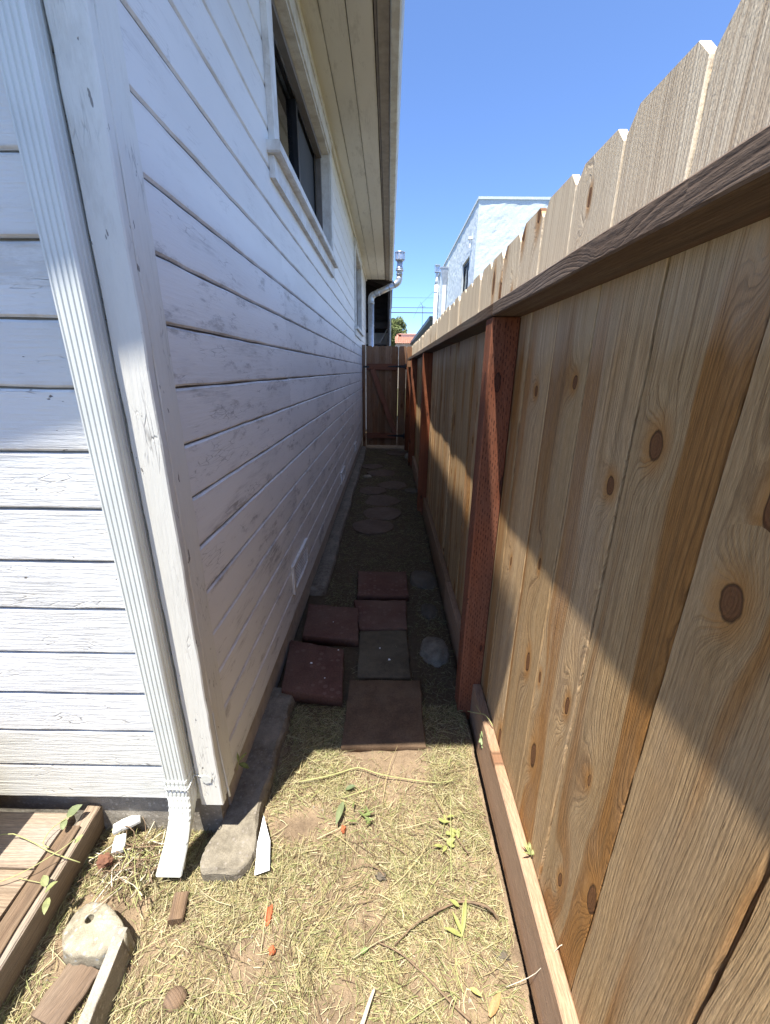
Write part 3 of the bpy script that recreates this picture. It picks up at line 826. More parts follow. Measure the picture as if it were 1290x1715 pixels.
# elbow: same section crimped, bending out to the mouth; slit open at the lower right
path = [(Vector((-0.581, 0.838, 0.335)), 0.0), (Vector((-0.581, 0.8375, 0.305)), 0.02), (Vector((-0.581, 0.836, 0.28)), 0.08), (Vector((-0.579, 0.831, 0.25)), 0.2), (Vector((-0.581, 0.825, 0.22)), 0.34), (Vector((-0.585, 0.815, 0.19)), 0.5),
        (Vector((-0.590, 0.804, 0.16)), 0.6), (Vector((-0.597, 0.793, 0.125)), 0.62), (Vector((-0.607, 0.780, 0.085)), 0.62), (Vector((-0.617, 0.768, 0.045)), 0.62)]
dense = []
for i in range(len(path) - 1):
    for k in range(4):
        t = k / 4
        dense.append((path[i][0].lerp(path[i + 1][0], t), path[i][1] + (path[i + 1][1] - path[i][1]) * t))
dense.append(path[-1])
secs = []
for i, (c, tilt) in enumerate(dense):
    z = c.z
    rib = 0.0012 * math.sin(z * 2 * math.pi / 0.019) if 0.20 < z < 0.33 else 0.0
    sc_ = 1.05 + rib * 18 + 0.22 * max(0.0, (0.20 - z) / 0.16)
    s = []
    for p in fluted(0, 0, 0.060 * sc_, 0.052 * sc_ * (1.0 if z > 0.15 else 0.9 - 0.25 * (0.15 - z) / 0.1), max(0.0, min(1.0, (z - 0.20) / 0.08))):
        # tilt the section about X so that it stays square to the path
        yy = p[1] * math.cos(tilt); zz = p[1] * math.sin(tilt)
        cut = -0.02 if i == len(dense) - 1 and p[1] > 0 else 0
        s.append((c.x + p[0], c.y + yy, c.z + zz * 0.9 + cut * 0.5))
    secs.append(s)
V, Fc = sweep_sections(secs)
el_ = link('spout_elbow', mesh_from('elbow', V, Fc), M_pipe, ds)
sol = el_.modifiers.new('thickness', 'SOLIDIFY'); sol.thickness = 0.0012
tube('strap', [(-0.611, 0.809, 0.312), (-0.609, 0.8075, 0.312), (-0.548, 0.8075, 0.308), (-0.546, 0.811, 0.310), (-0.545, 0.847, 0.316), (-0.520, 0.8475, 0.308)], 0.0016, M_pipe, ds, 5)
me = slab_mesh([(-0.015, -0.009), (-0.004, -0.018), (0.012, -0.014), (0.015, 0.002), (0.009, 0.014), (-0.008, 0.016), (-0.015, 0.01)], 0.0015, r=0.0006, rough=0.0004)
link('strap_tab', me, M_gutterpaint, ds, (-0.512, 0.8475, 0.300), axes((1, 0, 0), (0, -1, 0)))

# ------------------------------------------------------------------ kerb against the foundation, chunks, pavers
def kerb_mesh(outline_fn, ys, h_fn, seed):
    V, Fc = [], []
    for y in ys:
        x0, x1 = outline_fn(y)
        h = h_fn(y)
        j = lambda k: 0.007 * mnoise.noise(Vector((y * 9, k * 3.1, seed))) + 0.005 * mnoise.noise(Vector((y * 34, k * 2.3, seed + 4)))
        V += [(x0, y, -0.05), (x0, y, h + j(1)), (x0 * 0.6 + x1 * 0.4, y, h + j(2) + 0.003), (x0 * 0.3 + x1 * 0.7, y, h + j(7) + 0.002), (x1 - 0.009 + j(8) * 0.5, y, h + j(3)), (x1 - 0.001 + j(4) * 0.7, y, h - 0.008 + j(5)), (x1 + 0.003 + j(9) * 0.8, y, h * 0.4 + j(10)), (x1 + j(6), y, -0.05)]
    n = 8
    for i in range(len(ys) - 1):
        for k in range(n - 1):
            Fc.append((i * n + k, i * n + k + 1, (i + 1) * n + k + 1, (i + 1) * n + k))
    Fc.append(tuple(range(n - 1, -1, -1))); Fc.append(tuple((len(ys) - 1) * n + k for k in range(n)))
    return mesh_from('kerb', V, Fc)
def near_outline(y):
    t = (y - 0.755) / 0.07
    e = 0.0 if t >= 1 else 0.75 * (1 - (max(0, 1 - (1 - t) ** 3)) ** 0.5) + 0.08 * mnoise.noise(Vector((y * 90, 1.0, 0)))
    bulge = 0.018 * math.exp(-((y - 0.80) / 0.06) ** 2)
    left = -0.515 if y > 0.89 else -0.515 - 0.03 * (0.89 - y) / 0.13 + 0.05 * e
    return left, -0.405 + bulge - 0.06 * e + 0.004 * math.sin(y * 31)
ys = list(np.linspace(0.757, 0.84, 18)) + list(np.linspace(0.847, 1.47, 70))
kn = tag(link('concrete_kerb', kerb_mesh(near_outline, ys, lambda y: 0.056 - 0.012 * max(0, 1 - (y - 0.757) / 0.012) - 0.006 * max(0, 1 - (y - 0.757) / 0.12), 3.0), M_curb, None, (0, 0, 0), None, False),
         'rough concrete kerb with a broken sunlit end beside the house corner', 'kerb')
kf = tag(link('concrete_kerb', kerb_mesh(lambda y: (-0.515, -0.405 + 0.006 * math.sin(y * 5)), list(np.linspace(2.36, 7.68, 70)), lambda y: 0.05 + 0.008 * math.sin(y * 1.7), 8.0), M_curb, None, (0, 0, 0), None, True),
         'long shaded concrete kerb along the house wall beyond the red pavers', 'kerb')

def jitter_quad(q, s=0.004):
    return [(p[0] + rng.uniform(-s, s), p[1] + rng.uniform(-s, s)) for p in q]
tag(slab('paver', [(-0.171, 1.565), (0.168, 1.568), (0.165, 1.205), (-0.168, 1.198)], -0.018, 0.042, M_tanpaver, cuts=8, rough=0.003), 'large brown square paver at the edge of the shade, nearest the camera', 'paver')  # cut at the shade edge; the shade is put into its darker colour
tag(slab('paver', [(-0.146, 1.95), (0.117, 1.965), (0.125, 1.588), (-0.136, 1.585)], -0.02, 0.043, M_greypaver, cuts=7, rough=0.003), 'dull grey square paver between the big tan paver and the red ones', 'paver')
tag(slab('paver', [(-0.206, 2.265), (0.128, 2.272), (0.122, 1.972), (-0.149, 1.958)], -0.015, 0.046, M_redpaver, cuts=9, rough=0.0035), 'red paver in the middle row just beyond the grey paver', 'paver', None)
tag(slab('paver', [(-0.205, 2.63), (0.141, 2.638), (0.146, 2.312), (-0.185, 2.30)], -0.005, 0.05, M_redpaver, cuts=9, rough=0.0035), 'farthest red square paver of the middle row', 'paver')
from mathutils import Euler
tag(slab('paver', [(-0.475, 2.16), (-0.168, 2.135), (-0.148, 1.83), (-0.452, 1.85)], 0.008, 0.05, M_redpaver, None, Euler((0.01, 0.02, 0)).to_matrix(), cuts=9, rough=0.0035), 'tilted red paver touching the house wall, farther of the two', 'paver')
tag(slab('paver', [(-0.505, 1.80), (-0.216, 1.735), (-0.188, 1.405), (-0.462, 1.432)], 0.018, 0.052, M_redpaver, None, Euler((-0.015, 0.03, 0)).to_matrix(), cuts=9, rough=0.0035), 'red paver lying across the kerb end, nearer of the two by the wall', 'paver')
rounds = [(-0.14, 3.62, .20, 'round stepping stone nearest the red pavers, half sunk in soil'), (-0.055, 3.99, .20, 'round reddish stepping stone with a pale fleck, second from the pavers'), (-0.065, 4.44, .20, 'round stepping stone with dark blotches, third from the pavers'),
          (-0.19, 4.86, .17, 'round stepping stone on the wall side, fourth from the pavers'), (0.07, 5.12, .19, 'round stepping stone on the fence side, fifth from the pavers'), (-0.09, 5.75, .2, 'faint round stepping stone midway to the gate'),
          (-0.25, 6.2, .17, 'small round stepping stone near the gate on the wall side'), (0.16, 7.26, .2, 'pale flat stepping stone right in front of the gate')]
for i, (cx, cy, r, lab) in enumerate(rounds):
    out = [(cx + r * math.cos(a) * (1 + 0.05 * math.sin(3 * a + i)), cy + r * math.sin(a) * (1 + 0.04 * math.cos(2 * a + i))) for a in [k * 2 * math.pi / 22 for k in range(22)]]
    out = [(cx + (p[0] - cx) * (1 + 0.16 * mnoise.noise(Vector((p[0] * 9, p[1] * 9, i)))), cy + (p[1] - cy) * (1 + 0.16 * mnoise.noise(Vector((p[0] * 9, p[1] * 9, i + 7))))) for p in out]
    tag(slab('stepping_stone', out, -0.022, 0.033 + (0.006 if i in (1, 7) else 0), M_rndpaver, None, Euler((rng.uniform(-.03, .03), rng.uniform(-.03, .03), 0)).to_matrix(), cuts=2, rough=0.004), lab, 'stepping stone', 'stepping stones leading to the gate')

for (cx, cy, rx, ry, rz, z, lab, mt) in [(0.262, 1.80, .080, .105, .05, 0.002, 'pale rounded stone beside the grey paver and the red post', M_stone),
                                   (0.262, 2.58, .105, .14, .045, -0.008, 'flat grey stone beside the farthest red square paver', M_darkstone),
                                   (0.27, 2.19, .06, .09, .035, -0.012, 'dark stone half buried between the pale stone and the fence board', M_darkstone),
                                   (0.30, 4.85, .11, .1, .03, 0.0, 'flat stone against the fence beside the round stepping stones', M_darkstone),
                                   (0.33, 6.9, .05, .08, .06, 0.02, 'small pale stone by the fence near the gate', M_stone),
                                   (-0.29, 5.55, .06, .07, .03, 0.0, 'small pale stone beside the kerb halfway to the gate', M_stone)]:
    tag(link('stone', rock_mesh(rx, ry, rz, cx * 10, 0.2, 4), mt, None, (cx, cy, z), None, True), lab, 'stone')

# concrete chunk with a drilled hole
def chunk():
    outl = [(-0.76, 0.571), (-0.689, 0.567), (-0.665, 0.587), (-0.632, 0.602), (-0.673, 0.637), (-0.738, 0.676), (-0.791, 0.683), (-0.816, 0.662), (-0.817, 0.617), (-0.796, 0.583)]
    h = (-0.760, 0.640); hr = 0.010
    n = 48
    cx, cy = -0.722, 0.632
    def polar(a):
        best = None
        d = Vector((math.cos(a), math.sin(a)))
        for i in range(len(outl)):
            p = Vector(outl[i]) - Vector((cx, cy)); q = Vector(outl[(i + 1) % len(outl)]) - Vector((cx, cy))
            e = q - p
            den = d.x * e.y - d.y * e.x
            if abs(den) < 1e-9: continue
            t = (p.x * e.y - p.y * e.x) / den
            s = (p.x * d.y - p.y * d.x) / den
            if t > 0 and -1e-6 <= s <= 1 + 1e-6: best = t if best is None else min(best, t)
        return best or 0.08
    V, Fc = [], []
    H = 0.066
    def ring(fn): 
        b = len(V)
        for k in range(n): V.append(fn(2 * math.pi * k / n))
        return b
    nz = lambda x, y, s, k=0: s * (mnoise.noise(Vector((x * 40, y * 40, k))) + 0.8 * mnoise.noise(Vector((x * 110, y * 110, k)))) + (0.10 * (x - cx) - 0.06 * (y - cy) if s > 0.0025 and abs(x) < 0.95 and x < -0.6 else 0)
    def outer(scale, z, zn):
        def f(a):
            r = polar(a) * scale + 0.006 * mnoise.noise(Vector((math.cos(a) * 4, math.sin(a) * 4, z * 20)))
            x, y = cx + r * math.cos(a), cy + r * math.sin(a)
            return (x, y, z + nz(x, y, zn))
        return f
    def blend(t, zn):
        def f(a):
            r = polar(a) * 0.95
            xo, yo = cx + r * math.cos(a), cy + r * math.sin(a)
            xi, yi = h[0] + hr * math.cos(a), h[1] + hr * math.sin(a)
            x, y = xi + (xo - xi) * t, yi + (yo - yi) * t
            return (x, y, H + nz(x, y, zn))
        return f
    bs = [ring(outer(1.04, -0.02, 0)), ring(outer(1.03, H * 0.5, 0.003)), ring(outer(1.0, H - 0.012, 0.003)), ring(blend(1.0, 0.003)), ring(blend(0.66, 0.004)), ring(blend(0.33, 0.004)), ring(blend(0.08, 0.002)), ring(blend(0.03, 0.0005)), ring(blend(0.0, 0.0)),
          ring(lambda a: (h[0] + hr * math.cos(a), h[1] + hr * math.sin(a), H - 0.003)), ring(lambda a: (h[0] + hr * math.cos(a), h[1] + hr * math.sin(a), H - 0.05))]
    for b0, b1 in zip(bs, bs[1:]):
        for k in range(n): Fc.append((b0 + k, b0 + (k + 1) % n, b1 + (k + 1) % n, b1 + k))
    Fc.append(tuple(bs[-1] + k for k in range(n))); Fc.append(tuple(n - 1 - k for k in range(n)))
    me = mesh_from('chunk', V, Fc)
    return tag(link('concrete_chunk', me, M_chunk, None, (0, 0, 0), None, True), 'pale broken concrete chunk with a small drilled hole beside the timber step', 'concrete')
chunk()
me = slab_mesh([(-0.014, 0.060), (0.014, 0.060), (0.040, -0.20), (0.012, -0.20)], 0.095, r=0.004, rough=0.002, cuts=8)
tag(link('edging_slab', me, M_concrete, None, (-0.655, 0.560, -0.02), Euler((0, -0.06, 0)).to_matrix()), 'narrow concrete edging slab set on edge below the pale chunk', 'concrete')

# ------------------------------------------------------------------ timber step at the left edge
step = thing('timber_step', 'low weathered timber step against the front wall with a board on edge', 'step', (-1.0, 0.7, 0))
board('tread_board', 1.1, 0.145, 0.04, (-0.945, 0.785, 0.118), axes((0, 0, 1), (-1, 0, 0)), M_oldwood, step, segs=14, jit=0.0015, ch=0.003)
board('tread_board', 1.1, 0.165, 0.04, (-0.943, 0.625, 0.116), axes((0, 0, 1), (-1, 0, 0)), M_oldwood, step, segs=14, jit=0.0015, ch=0.003)
board('tread_board', 1.1, 0.165, 0.04, (-0.945, 0.455, 0.115), axes((0, 0, 1), (-1, 0, 0)), M_oldwood, step, segs=14, jit=0.0015, ch=0.003)
board('rim_board', 0.78, 0.15, 0.040, (-0.880, 0.125, 0.045), axes((0.99, 0, -0.12), (-0.05, 1, 0)), M_oldwood, step, segs=12, jit=0.002, ch=0.004)
board('rim_dark_strip', 0.70, 0.046, 0.008, (-0.8905, 0.125, 0.1255), axes((0, 0, 1), (-0.05, 1, 0)), M_darkwood, step, segs=12, jit=0.002, ch=0.002)  # thin dark strip laid along the top of the rim board
board('shadow_caster_top', 1.0, 0.25, 0.04, (-1.115, 0.66, 0.50), axes((0, 0, 1), (-1, 0, 0)), M_oldwood, step, segs=6)  # this and the next two boards: unseen, added to cast a shadow
board('shadow_caster_back', 1.0, 0.34, 0.03, (-1.12, 0.77, 0.31), axes((0, -1, 0), (-1, 0, 0)), M_oldwood, step, segs=6)
board('shadow_caster_side', 0.34, 0.2, 0.03, (-1.135, 0.66, 0.14), axes((1, 0, 0), (0, 0, 1)), M_oldwood, step, segs=3)
box('step_bearer', -2.0, -0.96, 0.42, 0.85, -0.02, 0.093, M_darkwood, step)

tag(board('flat_board', 0.10, 0.085, 0.012, (-0.755, 0.475, 0.022), axes((0.10, 0.10, 0.99), (0.25, 0.95, 0.0)), M_darkwood, None, segs=6, jit=0.003), 'thin brown board lying flat in the straw at the lower left', 'board')
tag(board('wood_offcut', 0.062, 0.040, 0.035, (-0.556, 0.662, 0.006), axes((0.15, 0, 0.98), (-0.2, 0.97, 0)), M_darkwood, None, segs=3, jit=0.002, ch=0.004), 'dark brown wood offcut in the straw below the downspout outlet', 'wood offcut')
tag(link('wood_offcut', rock_mesh(.026, .022, .016, 4.0, 0.15, 3), M_darkwood, None, (-0.487, 0.523, 0.006), None, True), 'small round dark wood knot in the straw at the lower left', 'wood offcut')

for i, (x, y, a, L, W, lab) in enumerate([(-0.842, 0.862, 0.5, 0.075, 0.032, 'white paint flake block lying against the foundation by the timber step'), (-0.79, 0.80, 1.9, 0.045, 0.03, 'smaller white paint flake under the dry twigs')]):
    tag(board('paint_flake', L, W, 0.014, (x, y, 0.055), axes((0, 0, 1), (math.cos(a), math.sin(a), 0.1)), M_front, None, segs=3, jit=0.002), lab, 'paint flake')

# white plant-label card
card = thing('white_card', 'pointed white card label lying on the straw beside the kerb end', 'card', (-0.365, 0.825, 0.028))
rc = Euler((0.12, -0.08, 0)).to_matrix()
cm = mesh_from('card', [(-0.372, 0.762, 0.0285), (-0.332, 0.776, 0.0285), (-0.351, 0.852, 0.034), (-0.391, 0.921, 0.042), (-0.388, 0.842, 0.034), (-0.372, 0.762, 0.0297), (-0.332, 0.776, 0.0297), (-0.351, 0.852, 0.0352), (-0.391, 0.921, 0.0432), (-0.388, 0.842, 0.0352)],
               [(0, 1, 2, 4), (4, 2, 3), (5, 9, 7, 6), (9, 8, 7), (0, 5, 6, 1), (1, 6, 7, 2), (2, 7, 8, 3), (3, 8, 9, 4), (4, 9, 5, 0)])
link('card_sheet', cm, M_card, card, (0, 0, 0))
link('printed_line', mesh_from('ink', [(-0.370, 0.770, 0.0308), (-0.336, 0.7815, 0.0308), (-0.336, 0.7835, 0.031), (-0.370, 0.772, 0.031)], [(0, 1, 2, 3)]), M_ink, card)
link('printed_line', mesh_from('ink', [(-0.377, 0.800, 0.0327), (-0.341, 0.811, 0.0327), (-0.341, 0.8118, 0.0328), (-0.377, 0.8008, 0.0328)], [(0, 1, 2, 3)]), M_ink, card)

for (x, y, rx, ry, lab) in [(-0.309, 0.682, .010, .022, 'bright orange brick fragment in the straw, largest of three'), (-0.281, 0.61, .009, .008, 'small orange brick fragment below the largest one'), (-0.13, 0.905, .008, .010, 'dull pink brick fragment beside the green leaf')]:
    tag(link('brick_fragment', rock_mesh(rx, ry, .012, x * 31, 0.35, 3), M_brickbit, None, (x, y, 0.009), None, False), lab, 'brick fragment')

# ------------------------------------------------------------------ fence
XB = 0.413                            # alley face of the boards
fence = thing('board_fence', 'tall dog-eared cedar board fence along the right side with red posts', 'fence', (XB, 4.0, 0))
edges = [-3.95 + 0.2 * k for k in range(18)] + [-0.35, -0.14, 0.085, 0.288, 0.494, 0.698, 0.902, 1.104, 1.305]
y = 1.305
while y < 8.35:
    y += 0.198 + rng.uniform(-0.008, 0.01)
    edges.append(y)
KNOTS = [(0.425, 1.163, 0.098), (0.632, 1.315, 0.095), (0.732, 1.223, 0.070), (0.951, 1.399, 0.062), (1.192, 1.369, 0.062), (1.42, 1.20, 0.06), (2.0, 1.1, 0.07), (2.6, 0.8, 0.07)]
for i in range(len(edges) - 1):
    a, b = edges[i], edges[i + 1]
    gp_ = rng.uniform(0.0045, 0.008) if b < 2 else rng.uniform(0.002, 0.006)
    T = 0.017
    off = rng.uniform(-0.003, 0.004)
    zb = 0.03 + rng.uniform(-0.01, 0.01)
    L = 1.842 + rng.uniform(-0.006, 0.006) - zb
    nearb = b < 2.2
    fb = board('fence_board', L, b - a - gp_, T, (XB + T / 2 + off, (a + b) / 2, zb), None, M_fence, fence, segs=40 if nearb else 10, jit=0.0013, ch=0.0016, ear=0.030)
    for (ky, kz, kr) in KNOTS:
        if a < ky < b: fb['knot_y'], fb['knot_z'], fb['knot_r'] = ky - (a + b) / 2, kz - zb, kr
for e_ in edges[1:-1]:
    board('gap_light_stop', 1.78, 0.075, 0.015, (XB + 0.0305, e_, 0.04), None, M_fence, fence, segs=4, jit=0.001)  # strips added behind the joints to stop light leaking through
# top rails on the flat
for (a, b) in ((-3.9, -0.97), (-0.966, 1.398), (1.402, 4.19), (4.193, 6.39), (6.393, 7.62)):
    board('top_rail', b - a, 0.0985, 0.038, (0.319 + 0.0493 + rng.uniform(-.001, .001), a, 1.602), AX_RAILY, M_rail, fence, segs=max(8, int((b - a) * 14)), jit=0.001, ch=0.003)
for py in (-3.7, -1.06, 1.402, 4.10, 6.30):
    link('fence_post', board_mesh(1.62, 0.089, 0.089, segs=30, jit=0.001, ch=0.004), M_post, fence, (0.366, py + 0.0445, -0.04))
for (a, b) in ((-0.97, 1.40), (1.494, 2.30), (2.303, 4.096), (4.192, 6.296), (6.392, 7.6)):
    board('kick_board', b - a, 0.20, 0.035, (0.3945 + rng.uniform(-.001, .001), a, 0.056 + rng.uniform(-.004, .004)), AX_KICK, M_kick, fence, segs=max(8, int((b - a) * 8)), jit=0.0015, ch=0.003)

# ------------------------------------------------------------------ gate at the end
YG = 7.75
gate = thing('wooden_gate', 'brown wooden gate with a diagonal brace closing the end of the passage', 'gate', (-0.12, YG, 0))
gx = [-0.412, -0.30, -0.185, -0.07, 0.045, 0.158]
for i in range(5):
    board('gate_board', 1.755 + rng.uniform(-.004, .004), gx[i + 1] - gx[i] + 0.002, 0.017, ((gx[i] + gx[i + 1]) / 2, YG + (0.0017 if i % 2 else -0.0017), 0.07), axes((0, -1, 0), (0, 0, 1)), M_gate, gate, segs=8, jit=0.001, ear=0.022)
GR = lambda n, L, w, o, zl, mt: board(n, L, w, 0.036, o, axes((0, -1, 0), zl), mt, gate, segs=6, jit=0.001)
GR('gate_rail', 0.555, 0.105, (-0.407, YG - 0.028, 1.475), (1, 0, 0), M_gaterail)
GR('gate_rail', 0.555, 0.10, (-0.407, YG - 0.028, 0.255), (1, 0, 0), M_gaterail)
pa, pb = Vector((-0.30, YG - 0.029, 1.425)), Vector((0.125, YG - 0.029, 0.305))
GR('diagonal_brace', (pb - pa).length, 0.09, pa, (pb - pa), M_gaterail)
def hinge(z, x0, x1):
    me = mesh_from('strap', [(x0, 0, z - 0.006), (x1, 0, z - 0.026), (x1, 0, z + 0.026), (x0, 0, z + 0.006), (x0, -0.004, z - 0.006), (x1, -0.004, z - 0.026), (x1, -0.004, z + 0.026), (x0, -0.004, z + 0.006)],
                   [(0, 1, 2, 3), (4, 7, 6, 5), (0, 4, 5, 1), (1, 5, 6, 2), (2, 6, 7, 3), (3, 7, 4, 0)])
    h = link('hinge', me, M_blackmetal, gate, (0, YG - 0.0475, 0))
    tube('hinge_pin', [(x1 + 0.008, YG - 0.056, z - 0.05), (x1 + 0.008, YG - 0.056, z + 0.05)], 0.012, M_blackmetal, h, 8)
hinge(1.485, -0.02, 0.285)
hinge(0.255, -0.02, 0.285)
link('latch', boxes_mesh([(-0.462, -0.36, YG - 0.052, YG - 0.047, 1.46, 1.49), (-0.40, -0.385, YG - 0.07, YG - 0.052, 1.455, 1.495)]), M_blackmetal, gate)
gf = thing('gate_post', 'narrow dark wooden post between the house wall and the gate', 'post', (-0.466, YG, 0))
board('post_timber', 1.84, 0.056, 0.07, (-0.4585, YG + 0.02, 0.0), axes((0, -1, 0), (0, 0, 1)), M_gate, gf, segs=6)
gp2 = thing('gate_post', 'red stained hinge post with a filler board to the right of the gate', 'post', (0.32, YG, 0))
link('post_timber', board_mesh(1.50, 0.089, 0.089, segs=12, jit=0.001, ch=0.004), M_post, gp2, (0.352, YG - 0.09, -0.02))
board('filler_board', 1.76, 0.136, 0.017, (0.236, YG + 0.012, 0.065), axes((0, -1, 0), (0, 0, 1)), M_gate, gp2, segs=8, ear=0.022)
board('filler_board', 1.76, 0.095, 0.017, (0.355, YG + 0.05, 0.065), axes((0, -1, 0), (0, 0, 1)), M_gate, gp2, segs=8, ear=0.02)

# ------------------------------------------------------------------ flue pipe
fl = thing('flue_pipe', 'galvanised flue pipe that bends round the eave of the white house', 'flue pipe', (-0.375, 8.95, 0))
FY = 8.95
tube('pipe_section', [(-0.375, FY, 0.0), (-0.375, FY, 2.70)], 0.058, M_galv, fl, 18)
tube('pipe_elbow', [(-0.375, FY, 2.69), (-0.374, FY, 2.75), (-0.355, FY, 2.795), (-0.315, FY, 2.822)], 0.061, M_galv, fl, 18, 3)
tube('pipe_section', [(-0.325, FY, 2.818), (0.09, FY, 3.0)], 0.057, M_galv, fl, 18)
tube('pipe_elbow', [(0.075, FY, 2.993), (0.125, FY, 3.02), (0.16, FY, 3.06), (0.175, FY, 3.12)], 0.061, M_galv, fl, 18, 3)
tube('pipe_section', [(0.175, FY, 3.10), (0.178, FY, 3.42)], 0.054, M_galv, fl, 18)
for (p, q, r) in (((-0.375, FY, 2.66), (-0.375, FY, 2.69), .064), ((-0.375, FY, 2.25), (-0.375, FY, 2.27), .062), ((-0.245, FY, 2.853), (-0.215, FY, 2.866), .063), ((-0.03, FY, 2.947), (0.0, FY, 2.961), .063), ((0.1755, FY, 3.17), (0.1757, FY, 3.19), .064), ((0.176, FY, 3.235), (0.1765, FY, 3.25), .078)):
    tube('pipe_collar', [p, q], r, M_galv, fl, 18)
tube('pipe_collar', [(0.176, FY, 3.25), (0.1765, FY, 3.31)], (0.075, 0.055), M_galv, fl, 18)
cap = tube('flue_cap', [(0.178, FY, 3.405), (0.178, FY, 3.425)], (0.085, 0.085), M_galv, fl, 16)
tube('cap_lid', [(0.178, FY, 3.535), (0.178, FY, 3.548), (0.178, FY, 3.56)], [0.10, 0.10, 0.02], M_galv, cap, 16)
V, Fc = [], []
for i in range(9):
    a0 = 2 * math.pi * (i + 0.06) / 9; a1 = 2 * math.pi * (i + 0.86) / 9
    b = len(V)
    for a in (a0, (a0 + a1) / 2, a1):
        for (r, z) in ((0.094, 0.0), (0.094, 0.115), (0.090, 0.115), (0.090, 0.0)):
            V.append((r * math.cos(a), r * math.sin(a), z))
    for k in range(2):
        for j in range(4):
            Fc.append((b + k * 4 + j, b + k * 4 + (j + 1) % 4, b + k * 4 + 4 + (j + 1) % 4, b + k * 4 + 4 + j))
link('cap_shield', mesh_from('shield', V, Fc), M_galv, cap, (0.178, FY, 3.42))

# ------------------------------------------------------------------ back porch beyond the house end
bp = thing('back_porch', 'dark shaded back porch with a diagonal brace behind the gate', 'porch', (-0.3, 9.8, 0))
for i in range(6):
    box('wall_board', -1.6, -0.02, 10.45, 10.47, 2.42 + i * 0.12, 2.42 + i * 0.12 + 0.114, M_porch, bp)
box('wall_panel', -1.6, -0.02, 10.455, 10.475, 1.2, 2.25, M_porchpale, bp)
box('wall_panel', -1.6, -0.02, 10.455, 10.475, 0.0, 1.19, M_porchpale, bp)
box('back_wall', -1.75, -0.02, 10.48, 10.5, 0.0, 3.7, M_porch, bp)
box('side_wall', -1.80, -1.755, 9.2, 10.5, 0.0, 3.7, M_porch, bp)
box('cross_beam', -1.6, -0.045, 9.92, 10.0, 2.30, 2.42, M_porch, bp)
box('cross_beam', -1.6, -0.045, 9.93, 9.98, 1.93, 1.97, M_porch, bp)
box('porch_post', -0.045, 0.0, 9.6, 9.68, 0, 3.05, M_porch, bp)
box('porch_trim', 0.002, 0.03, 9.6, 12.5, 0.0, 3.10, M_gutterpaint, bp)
tube('diagonal_brace', [(-0.22, 9.95, 2.0), (-0.05, 9.95, 2.3)], 0.018, M_porchpale, bp, 4)
V = [(0.05, 9.2, 3.08), (0.05, 13.0, 3.08), (-1.7, 13.0, 3.75), (-1.7, 9.2, 3.75), (0.05, 9.2, 3.12), (0.05, 13.0, 3.12), (-1.7, 13.0, 3.79), (-1.7, 9.2, 3.79)]
link('porch_roof', mesh_from('proof', V, [(0, 1, 2, 3), (4, 7, 6, 5), (0, 4, 5, 1), (1, 5, 6, 2), (2, 6, 7, 3), (3, 7, 4, 0)]), M_porch, bp)
for i in range(5):
    yy = 9.35 + i * 0.6
    link('rafter', mesh_from('raft', [(0.03, yy, 3.0), (-1.6, yy, 3.6), (-1.6, yy, 3.7), (0.03, yy, 3.085), (0.03, yy + 0.045, 3.0), (-1.6, yy + 0.045, 3.6), (-1.6, yy + 0.045, 3.7), (0.03, yy + 0.045, 3.085)],
                              [(0, 1, 2, 3), (4, 7, 6, 5), (0, 4, 5, 1), (1, 5, 6, 2), (2, 6, 7, 3), (3, 7, 4, 0)]), M_porch, bp)

# ------------------------------------------------------------------ neighbour's pale stucco house beyond the fence
nb = thing('stucco_house', 'flat-roofed pale blue stucco house beyond the fence', 'house', (4.0, 14.0, 0))
NX, NY, NTOP = 1.9, 10.54, 4.93
def grid_wall(p0, ux, uz, w, h, nu, nv, nrm, holes=(), amp=0.006):
    """an uneven trowelled wall face with openings; real relief, not just bump"""
    V, Fc, idx = [], [], {}
    def vert(i, j):
        if (i, j) not in idx:
            u, v = w * i / nu, h * j / nv
            p = Vector(p0) + Vector(ux) * u + Vector(uz) * v
            edge = min(i, nu - i, j, nv - j) == 0
            d = 0 if edge else amp * (mnoise.noise(p * 3.1) + 0.8 * mnoise.noise(p * 8.0) + 0.5 * mnoise.noise(p * 19.0))
            idx[(i, j)] = len(V)
            V.append(p + Vector(nrm) * d)
        return idx[(i, j)]
    for i in range(nu):
        for j in range(nv):
            uc, vc = w * (i + .5) / nu, h * (j + .5) / nv
            if any(a < uc < b and c < vc < d for a, b, c, d in holes): continue
            Fc.append((vert(i, j), vert(i + 1, j), vert(i + 1, j + 1), vert(i, j + 1)))
    me = bpy.data.meshes.new('wall'); me.from_pydata(V, [], Fc)
    return me
LEN = 8.1
nw = (11.25, 12.30, 3.0, 4.05)
link('front_wall', grid_wall((NX, NY, 0), (1, 0, 0), (0, 0, 1), 7, NTOP, 110, 80, (0, -1, 0)), M_stucco, nb)
link('side_wall', grid_wall((NX, NY, 0), (0, 1, 0), (0, 0, 1), LEN, NTOP, 120, 80, (-1, 0, 0), [(nw[0] - NY, nw[1] - NY, nw[2], nw[3])]), M_stucco, nb)
link('rear_wall', boxes_mesh([(NX + 0.02, NX + 7, NY + LEN - 0.02, NY + LEN, 0, NTOP), (NX + 6.98, NX + 7, NY, NY + LEN - 0.02, 0, NTOP)]), M_stucco, nb)
link('flat_roof', boxes_mesh([(NX + 0.1, NX + 6.9, NY + 0.1, NY + LEN - 0.1, NTOP - 0.1, NTOP - 0.004)]), M_roof, nb)
